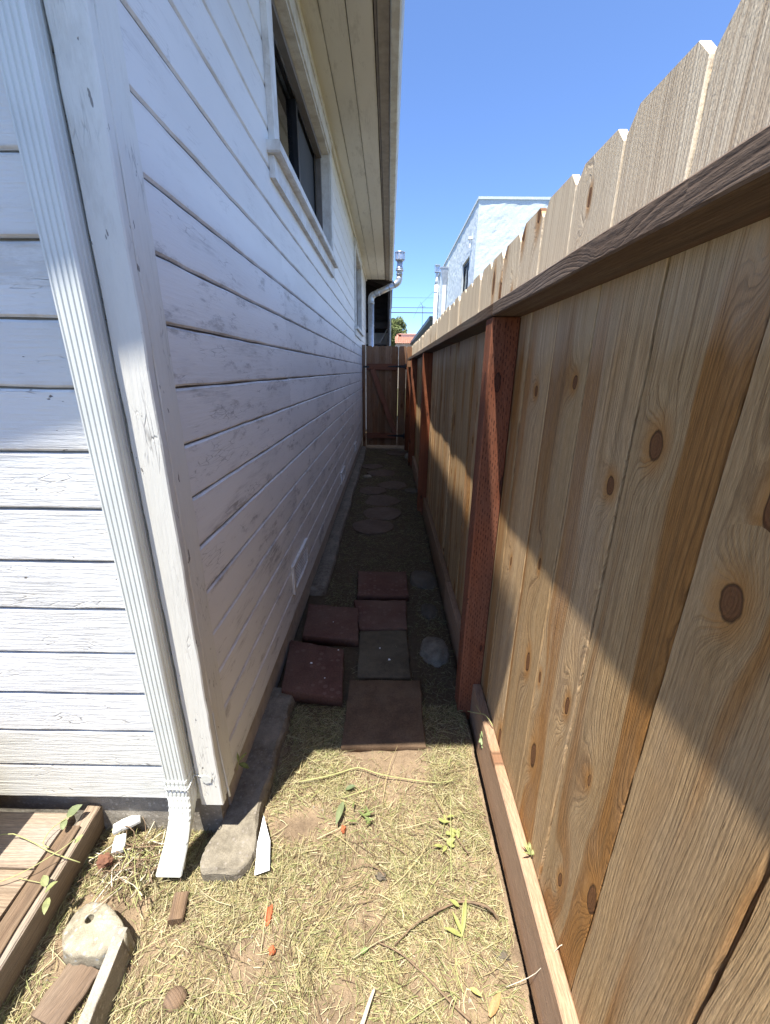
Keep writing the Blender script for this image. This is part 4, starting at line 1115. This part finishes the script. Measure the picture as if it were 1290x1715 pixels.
link('parapet_coping', boxes_mesh([(NX - 0.02, NX + 0.15, NY - 0.02, NY + LEN, NTOP + 0.001, NTOP + 0.05), (NX + 0.151, NX + 7, NY - 0.02, NY + 0.15, NTOP + 0.001, NTOP + 0.05)]), M_stucco, nb)
wf = link('window', boxes_mesh([(NX + 0.05, NX + 0.09, nw[0], nw[0] + 0.06, nw[2], nw[3]), (NX + 0.05, NX + 0.09, nw[1] - 0.06, nw[1], nw[2], nw[3]), (NX + 0.05, NX + 0.09, nw[0], nw[1], nw[3] - 0.061, nw[3]), (NX + 0.05, NX + 0.09, nw[0], nw[1], nw[2], nw[2] + 0.06), (NX + 0.05, NX + 0.085, 11.75, 11.80, nw[2] + 0.06, nw[3] - 0.061)]), M_darkmetal, nb)
link('pane', boxes_mesh([(NX + 0.066, NX + 0.07, nw[0] + 0.06, nw[1] - 0.06, nw[2] + 0.06, nw[3] - 0.06)]), M_glass, wf)
link('reveal', boxes_mesh([(NX, NX + 0.2, nw[0] - 0.07, nw[0] - 0.005, nw[2] - .05, nw[3] + .05), (NX, NX + 0.2, nw[1] + 0.005, nw[1] + 0.07, nw[2] - .05, nw[3] + .05), (NX, NX + 0.2, nw[0], nw[1], nw[3] + 0.003, nw[3] + 0.06)]), M_stucco, wf)
link('curtain', boxes_mesh([(NX + 0.2, NX + 0.21, nw[0] - .06, nw[1] + .06, nw[2] - 0.05, nw[3] + .05)]), M_card, wf)
link('wall_lamp', boxes_mesh([(NX - 0.09, NX + 0.0, 11.06, 11.14, 4.33, 4.39), (NX - 0.07, NX - 0.03, 11.08, 11.12, 4.16, 4.33)]), M_white, nb)
# leader head and downpipe
lh = thing('leader_pipe', 'white downpipe with a funnel-shaped head on the pale blue house', 'downpipe', (1.80, 15.3, 0))
V = []
for (z, a, b) in ((4.12, .055, .05), (4.52, .14, .085), (4.60, .15, .09), (4.60, .17, .10), (4.64, .17, .10)):
    V += [(-a, -b, z), (a, -b, z), (a, b, z), (-a, b, z)]
Fc = [(j * 4 + k, j * 4 + (k + 1) % 4, j * 4 + 4 + (k + 1) % 4, j * 4 + 4 + k) for j in range(4) for k in range(4)] + [(3, 2, 1, 0), (16, 17, 18, 19)]
link('funnel_head', mesh_from('funnel', V, Fc), M_galv, lh, (1.80, 15.3, 0))
link('pipe_length', boxes_mesh([(-0.065, 0.065, -0.05, 0.05, 0, 4.119)]), M_white, lh, (1.80, 15.3, 0))
vp = thing('vent_pipe', 'tall white vent pipe with a small square cap beside the pale blue house', 'vent pipe', (1.79, 17.75, 0))
tube('pipe_length', [(1.79, 17.75, 0), (1.79, 17.75, 4.55)], 0.075, M_white, vp, 14)
tube('pipe_length', [(1.79, 17.75, 4.55), (1.79, 17.75, 4.72), (1.79, 17.75, 5.0)], [0.075, 0.055, 0.05], M_white, vp, 14)
tube('pipe_collar', [(1.79, 17.75, 4.3), (1.79, 17.75, 4.33)], 0.085, M_white, vp, 14)
link('pipe_cap', boxes_mesh([(-0.09, 0.09, -0.09, 0.09, 0, 0.03), (-0.09, -0.07, -0.09, 0.09, 0.0305, 0.22), (0.07, 0.09, -0.09, 0.09, 0.0305, 0.22), (-0.05, 0.05, -0.03, 0.03, 0.0305, 0.22), (-0.1, 0.1, -0.1, 0.1, 0.2205, 0.25)]), M_galv, vp, (1.79, 17.75, 4.98))

# rear building with a dark eave gutter
rb = thing('rear_outbuilding', 'low grey outbuilding with a dark gutter behind the pale blue house', 'outbuilding', (3.0, 26, 0))
link('wall', boxes_mesh([(1.98, 6.0, 18.9, 38.0, 0, 3.3)]), M_stucco, rb)
link('gutter', boxes_mesh([(1.66, 1.80, 18.75, 38.2, 3.42, 3.58)]), M_darkgutter, rb)
link('roof', mesh_from('rbr', [(1.70, 18.8, 3.50), (1.70, 38.1, 3.50), (4.0, 38.1, 3.95), (4.0, 18.8, 3.95), (6.4, 38.1, 3.5), (6.4, 18.8, 3.5), (1.70, 18.8, 3.40), (1.70, 38.1, 3.40), (6.4, 38.1, 3.40), (6.4, 18.8, 3.40)],
                           [(0, 1, 2, 3), (3, 2, 4, 5), (6, 9, 8, 7), (0, 6, 7, 1), (5, 4, 8, 9), (0, 3, 5, 9, 6), (1, 7, 8, 4, 2)]), M_darkgutter, rb)

# house with a clay tile roof far behind
th = thing('tile_roofed_house', 'distant cream house with a faded red tile roof behind the gate', 'house', (2.0, 37, 0))
link('walls', boxes_mesh([(0.6, 9.0, 35.4, 44.0, 0, 3.5)]), M_cream, th)
link('parapet', boxes_mesh([(0.95, 8.7, 36.9, 37.2, 3.9, 4.32), (0.55, 0.95, 35.35, 44.0, 3.502, 3.56)]), M_cream, th)
V, Fc = [], []
ncol, nrow = 60, 6
for c in range(ncol):
    x0 = 0.45 + 8.7 * c / ncol; x1 = 0.45 + 8.7 * (c + 0.92) / ncol
    for r_ in range(nrow):
        ya, yb = 35.0 + 1.9 * r_ / nrow, 35.0 + 1.9 * (r_ + 1.05) / nrow
        za, zb = 3.46 + 0.62 * r_ / nrow, 3.46 + 0.62 * (r_ + 1.05) / nrow
        b = len(V)
        xm = (x0 + x1) / 2
        V += [(x0, ya, za), (xm, ya, za + 0.06), (x1, ya, za), (x0, yb, zb - 0.03), (xm, yb, zb + 0.03), (x1, yb, zb - 0.03)]
        Fc += [(b, b + 1, b + 4, b + 3), (b + 1, b + 2, b + 5, b + 4)]
me = bpy.data.meshes.new('tiles'); me.from_pydata(V, [], Fc)
tag(link('roof_tiles', me, M_tile, th), None, None, None, 'stuff')
link('ridge', mesh_from('ridge', [(0.6, 36.8, 4.26), (9, 36.8, 4.26), (9, 37.4, 4.36), (0.9, 37.4, 4.36), (0.6, 43, 3.5), (9, 43, 3.5), (0.5, 35.6, 3.60)], [(0, 1, 2, 3), (3, 2, 5, 4), (6, 0, 3, 4)]), M_tile, th)

# distant tree
tr = thing('leafy_tree', 'round green tree behind the tile roofed house', 'tree', (0.6, 47, 0))
tube('trunk', [(0.6, 47, 0), (0.55, 47, 1.8), (0.5, 47.1, 3.6)], (0.28, 0.16), M_bark, tr, 10)
crn = []
for k in range(9):
    a = k * 2.4
    p = Vector((0.5 + 1.2 * math.cos(a), 47 + 1.2 * math.sin(a), 4.4 + 0.9 * rng.random()))
    tube('limb', [(0.5, 47.1, 3.3), tuple((Vector((0.5, 47.1, 3.3)) + p) / 2 + Vector((0, 0, .2))), tuple(p)], (0.1, 0.03), M_bark, tr, 6)
clumps = [(Vector((0.35, 47, 5.3)), 1.45)]
for k in range(60):
    d = Vector((rng.gauss(0, 1), rng.gauss(0, 1), rng.gauss(0, 0.8))).normalized()
    clumps.append((Vector((0.35, 47, 5.25)) + Vector((d.x * 1.5, d.y * 1.5, d.z * 1.35)) * rng.uniform(0.6, 1.0), rng.uniform(0.25, 0.5)))
nl = 9000
V = np.zeros((nl, 4, 3)); Cc = np.zeros((nl, 4, 3))
for i in range(nl):
    c, r = clumps[rng.randrange(1, len(clumps))]
    d = Vector((rng.gauss(0, 1), rng.gauss(0, 1), rng.gauss(0, 1))).normalized() * r * rng.uniform(0.5, 1.0)
    p = c + d
    u = Vector((rng.gauss(0, 1), rng.gauss(0, 1), rng.gauss(0, 1))).normalized()
    w = u.orthogonal().normalized()
    s = rng.uniform(0.07, 0.14)
    for k, (a, b) in enumerate(((-1, 0), (0, -0.5), (1, 0), (0, 0.5))):
        V[i, k] = p + u * a * s + w * b * s
    g_ = rng.uniform(0.7, 1.3)
    Cc[i, :] = (0.15 * g_, 0.185 * g_, 0.065 * g_)
me = bpy.data.meshes.new('crown')
me.from_pydata(V.reshape(-1, 3).tolist(), [], [(4 * i, 4 * i + 1, 4 * i + 2, 4 * i + 3) for i in range(nl)])
tone_attr(me, Cc.reshape(-1, 3))
link('crown', me, M_leafm, tr)

# overhead cables and mast
WY = 40.0
for (z, r, lab, sag) in ((7.62, 0.010, 'thinnest and highest overhead cable across the sky gap', 0.15), (6.80, 0.022, 'middle overhead cable above the tree', 0.12), (6.40, 0.038, 'thickest and lowest overhead cable above the tree', 0.12)):
    pts = [(x, WY, z - sag * (1 - (x / 24.0) ** 2)) for x in np.linspace(-24, 24, 17)]
    tag(tube('overhead_cable', pts, r, M_wire, None, 5), lab, 'cable')
for x in (-24.0, 24.0):
    p = thing('utility_pole', 'wooden utility pole far to the %s carrying the overhead cables' % ('left' if x < 0 else 'right'), 'utility pole', (x, WY, 0))
    tube('pole', [(x, WY, 0), (x, WY, 9)], (0.16, 0.11), M_bark, p, 10)
    box('crossarm', x - 0.06, x + 0.06, WY - 1.1, WY + 1.1, 7.5, 7.62, M_bark, p)
am = thing('antenna_mast', 'thin antenna mast standing above the dark gutter', 'antenna', (2.83, WY - 2.5, 0))
tube('mast', [(2.73, WY - 2.5, 3.0), (2.71, WY - 2.5, 6.5)], 0.022, M_wire, am, 5)
tube('antenna_arm', [(2.50, WY - 2.5, 6.78), (2.73, WY - 2.5, 6.45)], 0.014, M_wire, am, 5)
tube('antenna_arm', [(2.45, WY - 2.5, 6.42), (2.95, WY - 2.5, 6.42)], 0.012, M_wire, am, 5)
tag(tube('overhead_cable', [(1.8, 34, 5.2), (2.3, 36, 6.3), (3.1, 40, 7.3), (4.6, 46, 9.2)], 0.008, M_wire, None, 5), 'thin slanting service cable near the white vent pipe', 'cable')

# ------------------------------------------------------------------ straw, twigs, leaves
def blades(name, N, xr, yr, dens, lab, lenr=(0.03, 0.10), wr=(0.0011, 0.0026), lift=0.012, green=0.22, seed=1, tone=1.0, xmax=9.0):
    g = np.random.default_rng(seed)
    px = g.uniform(xr[0], xr[1], N * 3); py = g.uniform(yr[0], yr[1], N * 3)
    keep = np.array([g.random() < dens(x, y) for x, y in zip(px, py)])
    px, py = px[keep][:N], py[keep][:N]
    n = len(px)
    L = g.uniform(lenr[0], lenr[1], n) * (0.6 + 0.4 * g.random(n)); W = g.uniform(wr[0], wr[1], n)
    flow = np.array([mnoise.noise(Vector((x * 5, y * 5, 9.0))) for x, y in zip(px, py)]) * 3.0 + 1.2
    th_ = flow + g.normal(0, 0.9, n)
    curl = g.normal(0, 0.5, n)
    z0 = np.array([gz(x, y) for x, y in zip(px, py)]) + 0.002 + lift * g.random(n) ** 1.8
    pitch = g.normal(0, 0.16, n)
    S = 3
    V = np.zeros((n, (S + 1) * 2, 3))
    cx, cy, cz = px.copy(), py.copy(), z0.copy()
    t = th_ - curl / 2
    zz = pitch.copy()
    tw = g.normal(0, 0.7, n)
    for s in range(S + 1):
        wv = W * (1 - 0.55 * (s / S) ** 2) * 0.5
        V[:, 2 * s, 0] = cx - np.sin(t) * wv * np.cos(tw); V[:, 2 * s, 1] = cy + np.cos(t) * wv * np.cos(tw); V[:, 2 * s, 2] = cz + wv * np.sin(tw)
        V[:, 2 * s + 1, 0] = cx + np.sin(t) * wv * np.cos(tw); V[:, 2 * s + 1, 1] = cy - np.cos(t) * wv * np.cos(tw); V[:, 2 * s + 1, 2] = cz - wv * np.sin(tw)
        cx = cx + np.cos(t) * L / S; cy = cy + np.sin(t) * L / S
        cz = np.maximum(cz + np.sin(zz) * L / S, z0 - 0.006)
        t = t + curl / S
        zz = zz - np.abs(g.normal(0, 0.18, n))
    ok = (V[:, :, 0].max(1) < xmax)
    V = V[ok]; n = len(V)
    nv = (S + 1) * 2
    base = np.arange(n)[:, None] * nv
    q = np.array([[2 * s, 2 * s + 1, 2 * s + 3, 2 * s + 2] for s in range(S)])
    Fc = (base[:, :, None] + q[None]).reshape(-1, 4)
    me = bpy.data.meshes.new(name)
    me.vertices.add(n * nv); me.vertices.foreach_set('co', V.reshape(-1))
    me.loops.add(Fc.size); me.loops.foreach_set('vertex_index', Fc.reshape(-1).astype(np.int32))
    me.polygons.add(len(Fc)); me.polygons.foreach_set('loop_start', np.arange(0, Fc.size, 4, dtype=np.int32))
    me.update(calc_edges=True)
    kind = g.random(n)
    straw = np.array([0.43, 0.36, 0.18]); pale = np.array([0.54, 0.48, 0.285]); gr = np.array([0.33, 0.345, 0.14]); br = np.array([0.15, 0.10, 0.055])
    col = np.where((kind < green)[:, None], gr, np.where((kind < green + 0.33)[:, None], pale, np.where((kind < 0.84)[:, None], straw, br)))
    col = col * (0.9 * tone * g.uniform(0.66, 1.16, n))[:, None]
    tone_attr(me, np.repeat(col, nv, axis=0))
    return tag(link(name, me, M_straw), lab, None, None, 'stuff')

def dens_near(x, y):
    if x < -0.50 and y > 0.89: return 0
    if x > 0.347: return 0
    if -0.52 < x < -0.40 and y > 0.765: return 0.02
    if x < -0.93 and y > 0.37: return 0.0
    if -0.84 < x < -0.65 and 0.57 < y < 0.72: return 0.02
    if -0.55 < x < -0.53 and y > 0.78: return 0.3
    d = 0.60 + 0.95 * mnoise.noise(Vector((x * 6, y * 6, 4.0)))
    for (bx, by, r) in BARE:
        q = ((x - bx) ** 2 + (y - by) ** 2) / (r * r)
        d *= 1 - 0.88 * math.exp(-q * 1.2)
    if -0.165 < x < 0.162 and 1.115 < y: d *= 0.10 + 0.35 * max(0, abs(x) - 0.1) / 0.06
    return d
def dens_far(x, y):
    if x > 0.36 or x < -0.40: return 0
    if -0.17 < x < 0.165 and y < 2.65: return 0.10 if min(abs(y - v) for v in (1.58, 1.96, 2.29)) > 0.04 else 0.5
    if x < -0.15 and 1.4 < y < 2.2: return 0.04
    d = 0.6 + 0.7 * mnoise.noise(Vector((x * 5, y * 5, 14.0)))
    for (cx, cy, r, _) in rounds:
        if (x - cx) ** 2 + (y - cy) ** 2 < r * r: d *= 0.12
    return d
blades('grass_stalks', 800, (-1.5, 0.34), (0.24, 1.40), dens_near, 'long loose hay stalks lying over the clippings in front', (0.10, 0.22), (0.0012, 0.0022), 0.020, 0.15, seed=21, xmax=0.352)
blades('grass_clippings', 52000, (-1.5, 0.347), (0.22, 1.42), dens_near, 'dry grass clippings strewn over the sunlit soil in front', (0.012, 0.060), (0.0008, 0.0019), 0.010, seed=3, xmax=0.356)
blades('green_tufts', 550, (-0.6, 0.33), (0.25, 1.15), lambda x, y: 1.0 if mnoise.noise(Vector((x * 13, y * 13, 31.0))) > 0.36 and dens_near(x, y) > 0.2 else 0.0, 'small rooted tufts of green grass in the sunlit straw', (0.03, 0.07), (0.0016, 0.003), 0.03, 0.75, seed=8, xmax=0.352)
blades('grass_tufts', 20000, (-0.40, 0.36), (1.40, 7.6), dens_far, 'sparse dry grass along the shaded passage floor', (0.02, 0.07), (0.0010, 0.0022), 0.008, 0.30, seed=5, tone=0.7)  # blade colours dimmed to put the passage shade into them

def zg(x, y, d=0.012): return gz(x, y) + d
def ground_tube(name, xy, r, mat, lab, cat, lift=0.014, sides=6, group=None):
    pts = [(x, y, zg(x, y, lift + (0.006 * math.sin(i * 2.1)))) for i, (x, y) in enumerate(xy)]
    return tag(tube(name, pts, r, mat, None, sides, 4), lab, cat, group)
ground_tube('green_stem', [(-0.306, 1.053), (-0.206, 1.076), (-0.151, 1.102), (-0.094, 1.118), (-0.013, 1.086), (0.078, 1.078), (0.185, 1.058), (0.253, 1.068)], (0.0024, 0.0013), M_greenstem, 'long pale green stem lying across the passage at the shade edge', 'stem', 0.022)
ground_tube('twig', [(0.362, 0.682), (0.304, 0.688), (0.231, 0.713), (0.168, 0.696), (0.093, 0.66), (0.034, 0.622)], (0.0042, 0.0014), M_twig, 'arched brown twig reaching from the fence trench over the straw', 'twig', 0.024)
ground_tube('twig', [(-0.01, 0.625), (0.047, 0.604), (0.098, 0.574), (0.167, 0.52), (0.205, 0.492)], (0.0014, 0.003), M_twig, 'straight thin brown twig at the bottom of the picture', 'twig', 0.02)
ground_tube('twig', [(0.17, 1.02), (0.20, 0.95), (0.235, 0.88), (0.262, 0.83)], (0.0014, 0.0024), M_twig, 'short brown twig in the straw right of the middle', 'twig', 0.02)
ground_tube('twig', [(-0.11, 0.785), (-0.06, 0.80), (-0.015, 0.795), (0.005, 0.775)], (0.0012, 0.0022), M_twig, 'bent dark twig in the middle of the straw', 'twig', 0.018)
ground_tube('twig', [(-0.10, 0.862), (-0.02, 0.868), (0.04, 0.855), (0.075, 0.83)], (0.0010, 0.0018), M_twig, 'fine brown twig below the dull pink brick fragment', 'twig', 0.018)
ground_tube('stick', [(-0.016, 0.541), (-0.028, 0.515), (-0.041, 0.488), (-0.058, 0.455)], (0.0035, 0.006), M_palestick, 'bleached pale stick at the bottom edge of the straw', 'stick', 0.018)
tag(tube('straw_stalk', [(0.30, 0.545, 0.03), (0.366, 0.551, 0.075), (0.41, 0.556, 0.175), (0.44, 0.559, 0.17)], 0.0009, M_palestick, None, 4, 4), 'single pale straw stalk bridging the trench to the bottom fence board', 'stalk')

GL = (0.17, 0.21, 0.07); YG_ = (0.31, 0.33, 0.11); DG = (0.085, 0.11, 0.05)
def sprig(label, cat, base, leaves, stems):
    t = thing('plant_sprig', label, cat, base)
    for s in stems: tube('stem', s[0], s[1], M_greenstem, t, 5, 3)
    for (p, L, W, col, rz, pi_) in leaves: leaf('leaf', p, L, W, col, rz, pi_, rng.uniform(-.4, .4), t)
    return t
sprig('bright yellow green leafy sprig by the arched twig', 'plant', (0.205, 0.65, 0.02), [((0.21, 0.64, 0.02), 0.05, 0.014, YG_, 2.9, 0.15), ((0.21, 0.64, 0.02), 0.085, 0.013, YG_, 1.3, 0.18), ((0.212, 0.645, 0.02), 0.05, 0.012, YG_, 2.1, 0.3), ((0.213, 0.70, 0.025), 0.03, 0.015, YG_, 2.7, 0.1)], [([(0.208, 0.632, 0.012), (0.215, 0.67, 0.024), (0.228, 0.715, 0.022)], 0.0016)])
sprig('yellow green weed with small round leaves right of the middle', 'plant', (0.19, 0.88, 0.02), [((0.14 + .1 * rng.random(), 0.85 + .09 * rng.random(), 0.022), rng.uniform(.018, .032), rng.uniform(.012, .018), YG_, rng.uniform(0, 6.3), 0.2) for _ in range(13)], [([(0.15, 0.90, 0.014), (0.185, 0.88, 0.022), (0.225, 0.855, 0.018)], 0.0013), ([(0.185, 0.88, 0.018), (0.2, 0.92, 0.026)], 0.0011)])
sprig('small green weed above the dull pink brick fragment', 'plant', (-0.07, 0.95, 0.02), [((-0.10 + .09 * rng.random(), 0.91 + .08 * rng.random(), 0.02), rng.uniform(.02, .04), rng.uniform(.005, .009), GL, rng.uniform(0, 6.3), 0.25) for _ in range(12)], [([(-0.09, 0.93, 0.012), (-0.06, 0.955, 0.024)], 0.0012)])
tag(leaf('fallen_leaf', (-0.138, 0.985, 0.02), 0.085, 0.026, (0.20, 0.235, 0.12), -1.75, 0.02), 'long grey green leaf lying left of the middle of the straw', 'leaf')
tag(leaf('fallen_leaf', (-0.135, 1.035, 0.012), 0.038, 0.02, (0.13, 0.165, 0.08), 0.3, 0.05), 'green leaf just below the long green stem on its left half', 'leaf')
tag(leaf('fallen_leaf', (-0.055, 0.605, 0.014), 0.026, 0.012, (0.16, 0.22, 0.07), 0.4, 0.1), 'small green leaf beside the straight thin twig', 'leaf')
tag(leaf('fallen_leaf', (0.25, 0.5, 0.022), 0.05, 0.022, (0.42, 0.24, 0.10), 0.8, 0.15), 'dry brown leaf at the lower right by the trench', 'leaf')
tag(leaf('fallen_leaf', (0.215, 0.545, 0.022), 0.03, 0.012, (0.55, 0.50, 0.16), -0.6, 0.15), 'yellowed leaf scrap at the lower right', 'leaf')
for (x, y, r, lab) in ((-0.001, 0.778, .013, 'dark dry clod of earth in the middle of the straw'), (0.312, 0.607, .012, 'dark curled clod near the fence trench')):
    tag(link('earth_clod', rock_mesh(r * 1.2, r * 0.6, r * 0.55, x * 50, 0.9, 4), M_darkstone, None, (x, y, 0.007), None, True), lab, 'clod')
# weeds growing through at the bottom board, on the corner and on the timber step
sprig('wilted green weed hanging over the bottom board beside the near red post', 'plant', (0.385, 1.22, 0.14), [((0.372 + .02 * rng.random(), 1.19 + .03 * rng.random(), 0.13 - .06 * rng.random()), .03, .018, (0.26, 0.34, 0.16), rng.uniform(0, 6.3), -0.6) for _ in range(9)],
      [([(0.405, 1.17, 0.17), (0.385, 1.205, 0.185), (0.36, 1.23, 0.17), (0.325, 1.25, 0.16)], (0.0022, 0.001)), ([(0.37, 1.225, 0.178), (0.355, 1.25, 0.19)], 0.001)])
sprig('small pale weed sprouting on the bottom board in the sun', 'plant', (0.405, 0.745, 0.17), [((0.405, 0.745, 0.17), rng.uniform(.02, .045), .006, (0.36, 0.40, 0.16), rng.uniform(0, 6.3), rng.uniform(0.1, 0.9)) for _ in range(9)], [([(0.408, 0.742, 0.165), (0.402, 0.75, 0.2)], 0.0018)])
sprig('small green shoot at the foot of the white corner board', 'plant', (-0.48, 0.985, 0.17), [((-0.478, 0.985, 0.19), .04, .02, GL, 0.2, -0.8), ((-0.475, 0.99, 0.2), .03, .012, YG_, 0.6, 0.5), ((-0.476, 0.982, 0.2), .03, .01, YG_, 2.0, 0.6)], [([(-0.488, 0.985, 0.16), (-0.476, 0.99, 0.215)], 0.0012)])
sprig('green trailing vine lying over the timber step', 'vine', (-0.93, 0.78, 0.14), [((-0.945, 0.835, 0.15), .045, .032, (0.17, 0.20, 0.10), 0.7, 0.3), ((-0.93, 0.80, 0.15), .032, .022, (0.18, 0.21, 0.10), 2.0, 0.1), ((-0.875, 0.66, 0.13), .03, .024, (0.24, 0.26, 0.11), 0.8, 0.2), ((-0.88, 0.672, 0.135), .03, .022, (0.24, 0.26, 0.11), 2.4, 0.2), ((-0.865, 0.655, 0.12), .035, .02, (0.24, 0.26, 0.11), -1.2, -0.3), ((-0.87, 0.765, 0.15), .025, .015, (0.26, 0.3, 0.12), 0.9, 0.3)],
      [([(-0.92, 0.845, 0.155), (-0.955, 0.80, 0.16), (-0.96, 0.765, 0.15), (-0.93, 0.75, 0.155)], 0.0012), ([(-1.20, 0.72, 0.15), (-1.08, 0.775, 0.165), (-1.0, 0.765, 0.16), (-0.92, 0.74, 0.155), (-0.84, 0.735, 0.12)], 0.0014), ([(-1.16, 0.68, 0.15), (-1.06, 0.655, 0.152), (-0.96, 0.68, 0.16), (-0.89, 0.735, 0.165), (-0.87, 0.77, 0.16)], 0.0012), ([(-0.955, 0.68, 0.15), (-0.89, 0.675, 0.14)], 0.0009)])
# nest of dry twigs
tn = thing('twig_pile', 'tangle of dry twigs and straw between the timber step and the downspout', 'twigs', (-0.75, 0.77, 0.02))
rt = random.Random(5)
for i in range(125):
    a = rt.uniform(0, math.pi * 2); L = rt.uniform(0.05, 0.16)
    c = Vector((rt.gauss(-0.735, 0.045), rt.gauss(0.775, 0.035), 0.02 + abs(rt.gauss(0, 0.022))))
    d = Vector((math.cos(a), math.sin(a), rt.uniform(-0.25, 0.35))) * L / 2
    k = Vector((rt.gauss(0, .012), rt.gauss(0, .012), rt.gauss(0, .008)))
    p0, p1 = c - d, c + d
    p0.z = max(p0.z, 0.008); p1.z = max(p1.z, 0.008)
    tube('twig', [p0, c + k, p1], (rt.uniform(.0008, .0022), .0007), rt.choice([M_twig, M_twig, M_palestick, M_greenstem]), tn, 4, 2)
link('bark_curl', rock_mesh(.022, .016, .014, 3.3, 0.5, 3), plain('rust_bark', (0.15, 0.068, 0.04), 0.9, 0.4, 80.0), tn, (-0.812, 0.775, 0.06))

# pale chips lying on the pavers
for (x, y, z, r, lab) in ((-0.36, 1.62, 0.0705, .006, 'white paint chip in the middle of the nearer red paver by the wall'), (-0.24, 1.72, 0.071, .004, 'white paint chip at the far right corner of the nearer red paver by the wall'), (-0.03, 1.80, 0.024, .005, 'white paint chip near the middle of the grey paver'),
                     (0.02, 1.71, 0.024, .007, 'largest white paint chip, low on the grey paver'), (-0.28, 1.52, 0.0705, .0035, 'tiny white paint chip low on the nearer red paver by the wall'), (-0.30, 1.98, 0.059, .003, 'tiny white paint chip on the farther red paver by the wall'), (-0.055, 4.02, 0.014, .008, 'pale chip on the second round stepping stone')):
    tag(link('paint_chip', rock_mesh(r, r * 0.8, r * 0.4, x * 77, 0.5, 2), M_card, None, (x, y, z), None, False), lab, 'paint chip', 'white paint chips on the pavers')

# crumbs of soil and debris
g_ = np.random.default_rng(17)
V, Fc, Cc = [], [], []
for i in range(2600):
    x, y = g_.uniform(-0.95, 0.35), g_.uniform(0.3, 1.22)
    if dens_near(x, y) < 0.02: continue
    r = 0.0012 + 0.0042 * g_.random() ** 3
    z = gz(x, y) + r * 0.3 + 0.004 * g_.random()
    b = len(V)
    for d in ((1, 0, -.4), (-.5, .87, -.4), (-.5, -.87, -.4), (.1, .1, .7)):
        k = r * g_.uniform(0.6, 1.3, 3)
        V.append((x + d[0] * k[0], y + d[1] * k[1], z + d[2] * k[2]))
    Fc += [(b, b + 1, b + 3), (b + 1, b + 2, b + 3), (b + 2, b, b + 3), (b, b + 2, b + 1)]
    c = np.array([(0.20, 0.14, 0.09), (0.30, 0.23, 0.15), (0.09, 0.07, 0.05), (0.34, 0.30, 0.24)][g_.integers(0, 4)]) * g_.uniform(0.8, 1.2)
    Cc += [c] * 4
me = bpy.data.meshes.new('crumbs'); me.from_pydata(V, [], Fc); tone_attr(me, np.array(Cc))
tag(link('soil_crumbs', me, attr_mat('crumb', 0.95)), 'crumbs of soil and debris among the straw', None, None, 'stuff')
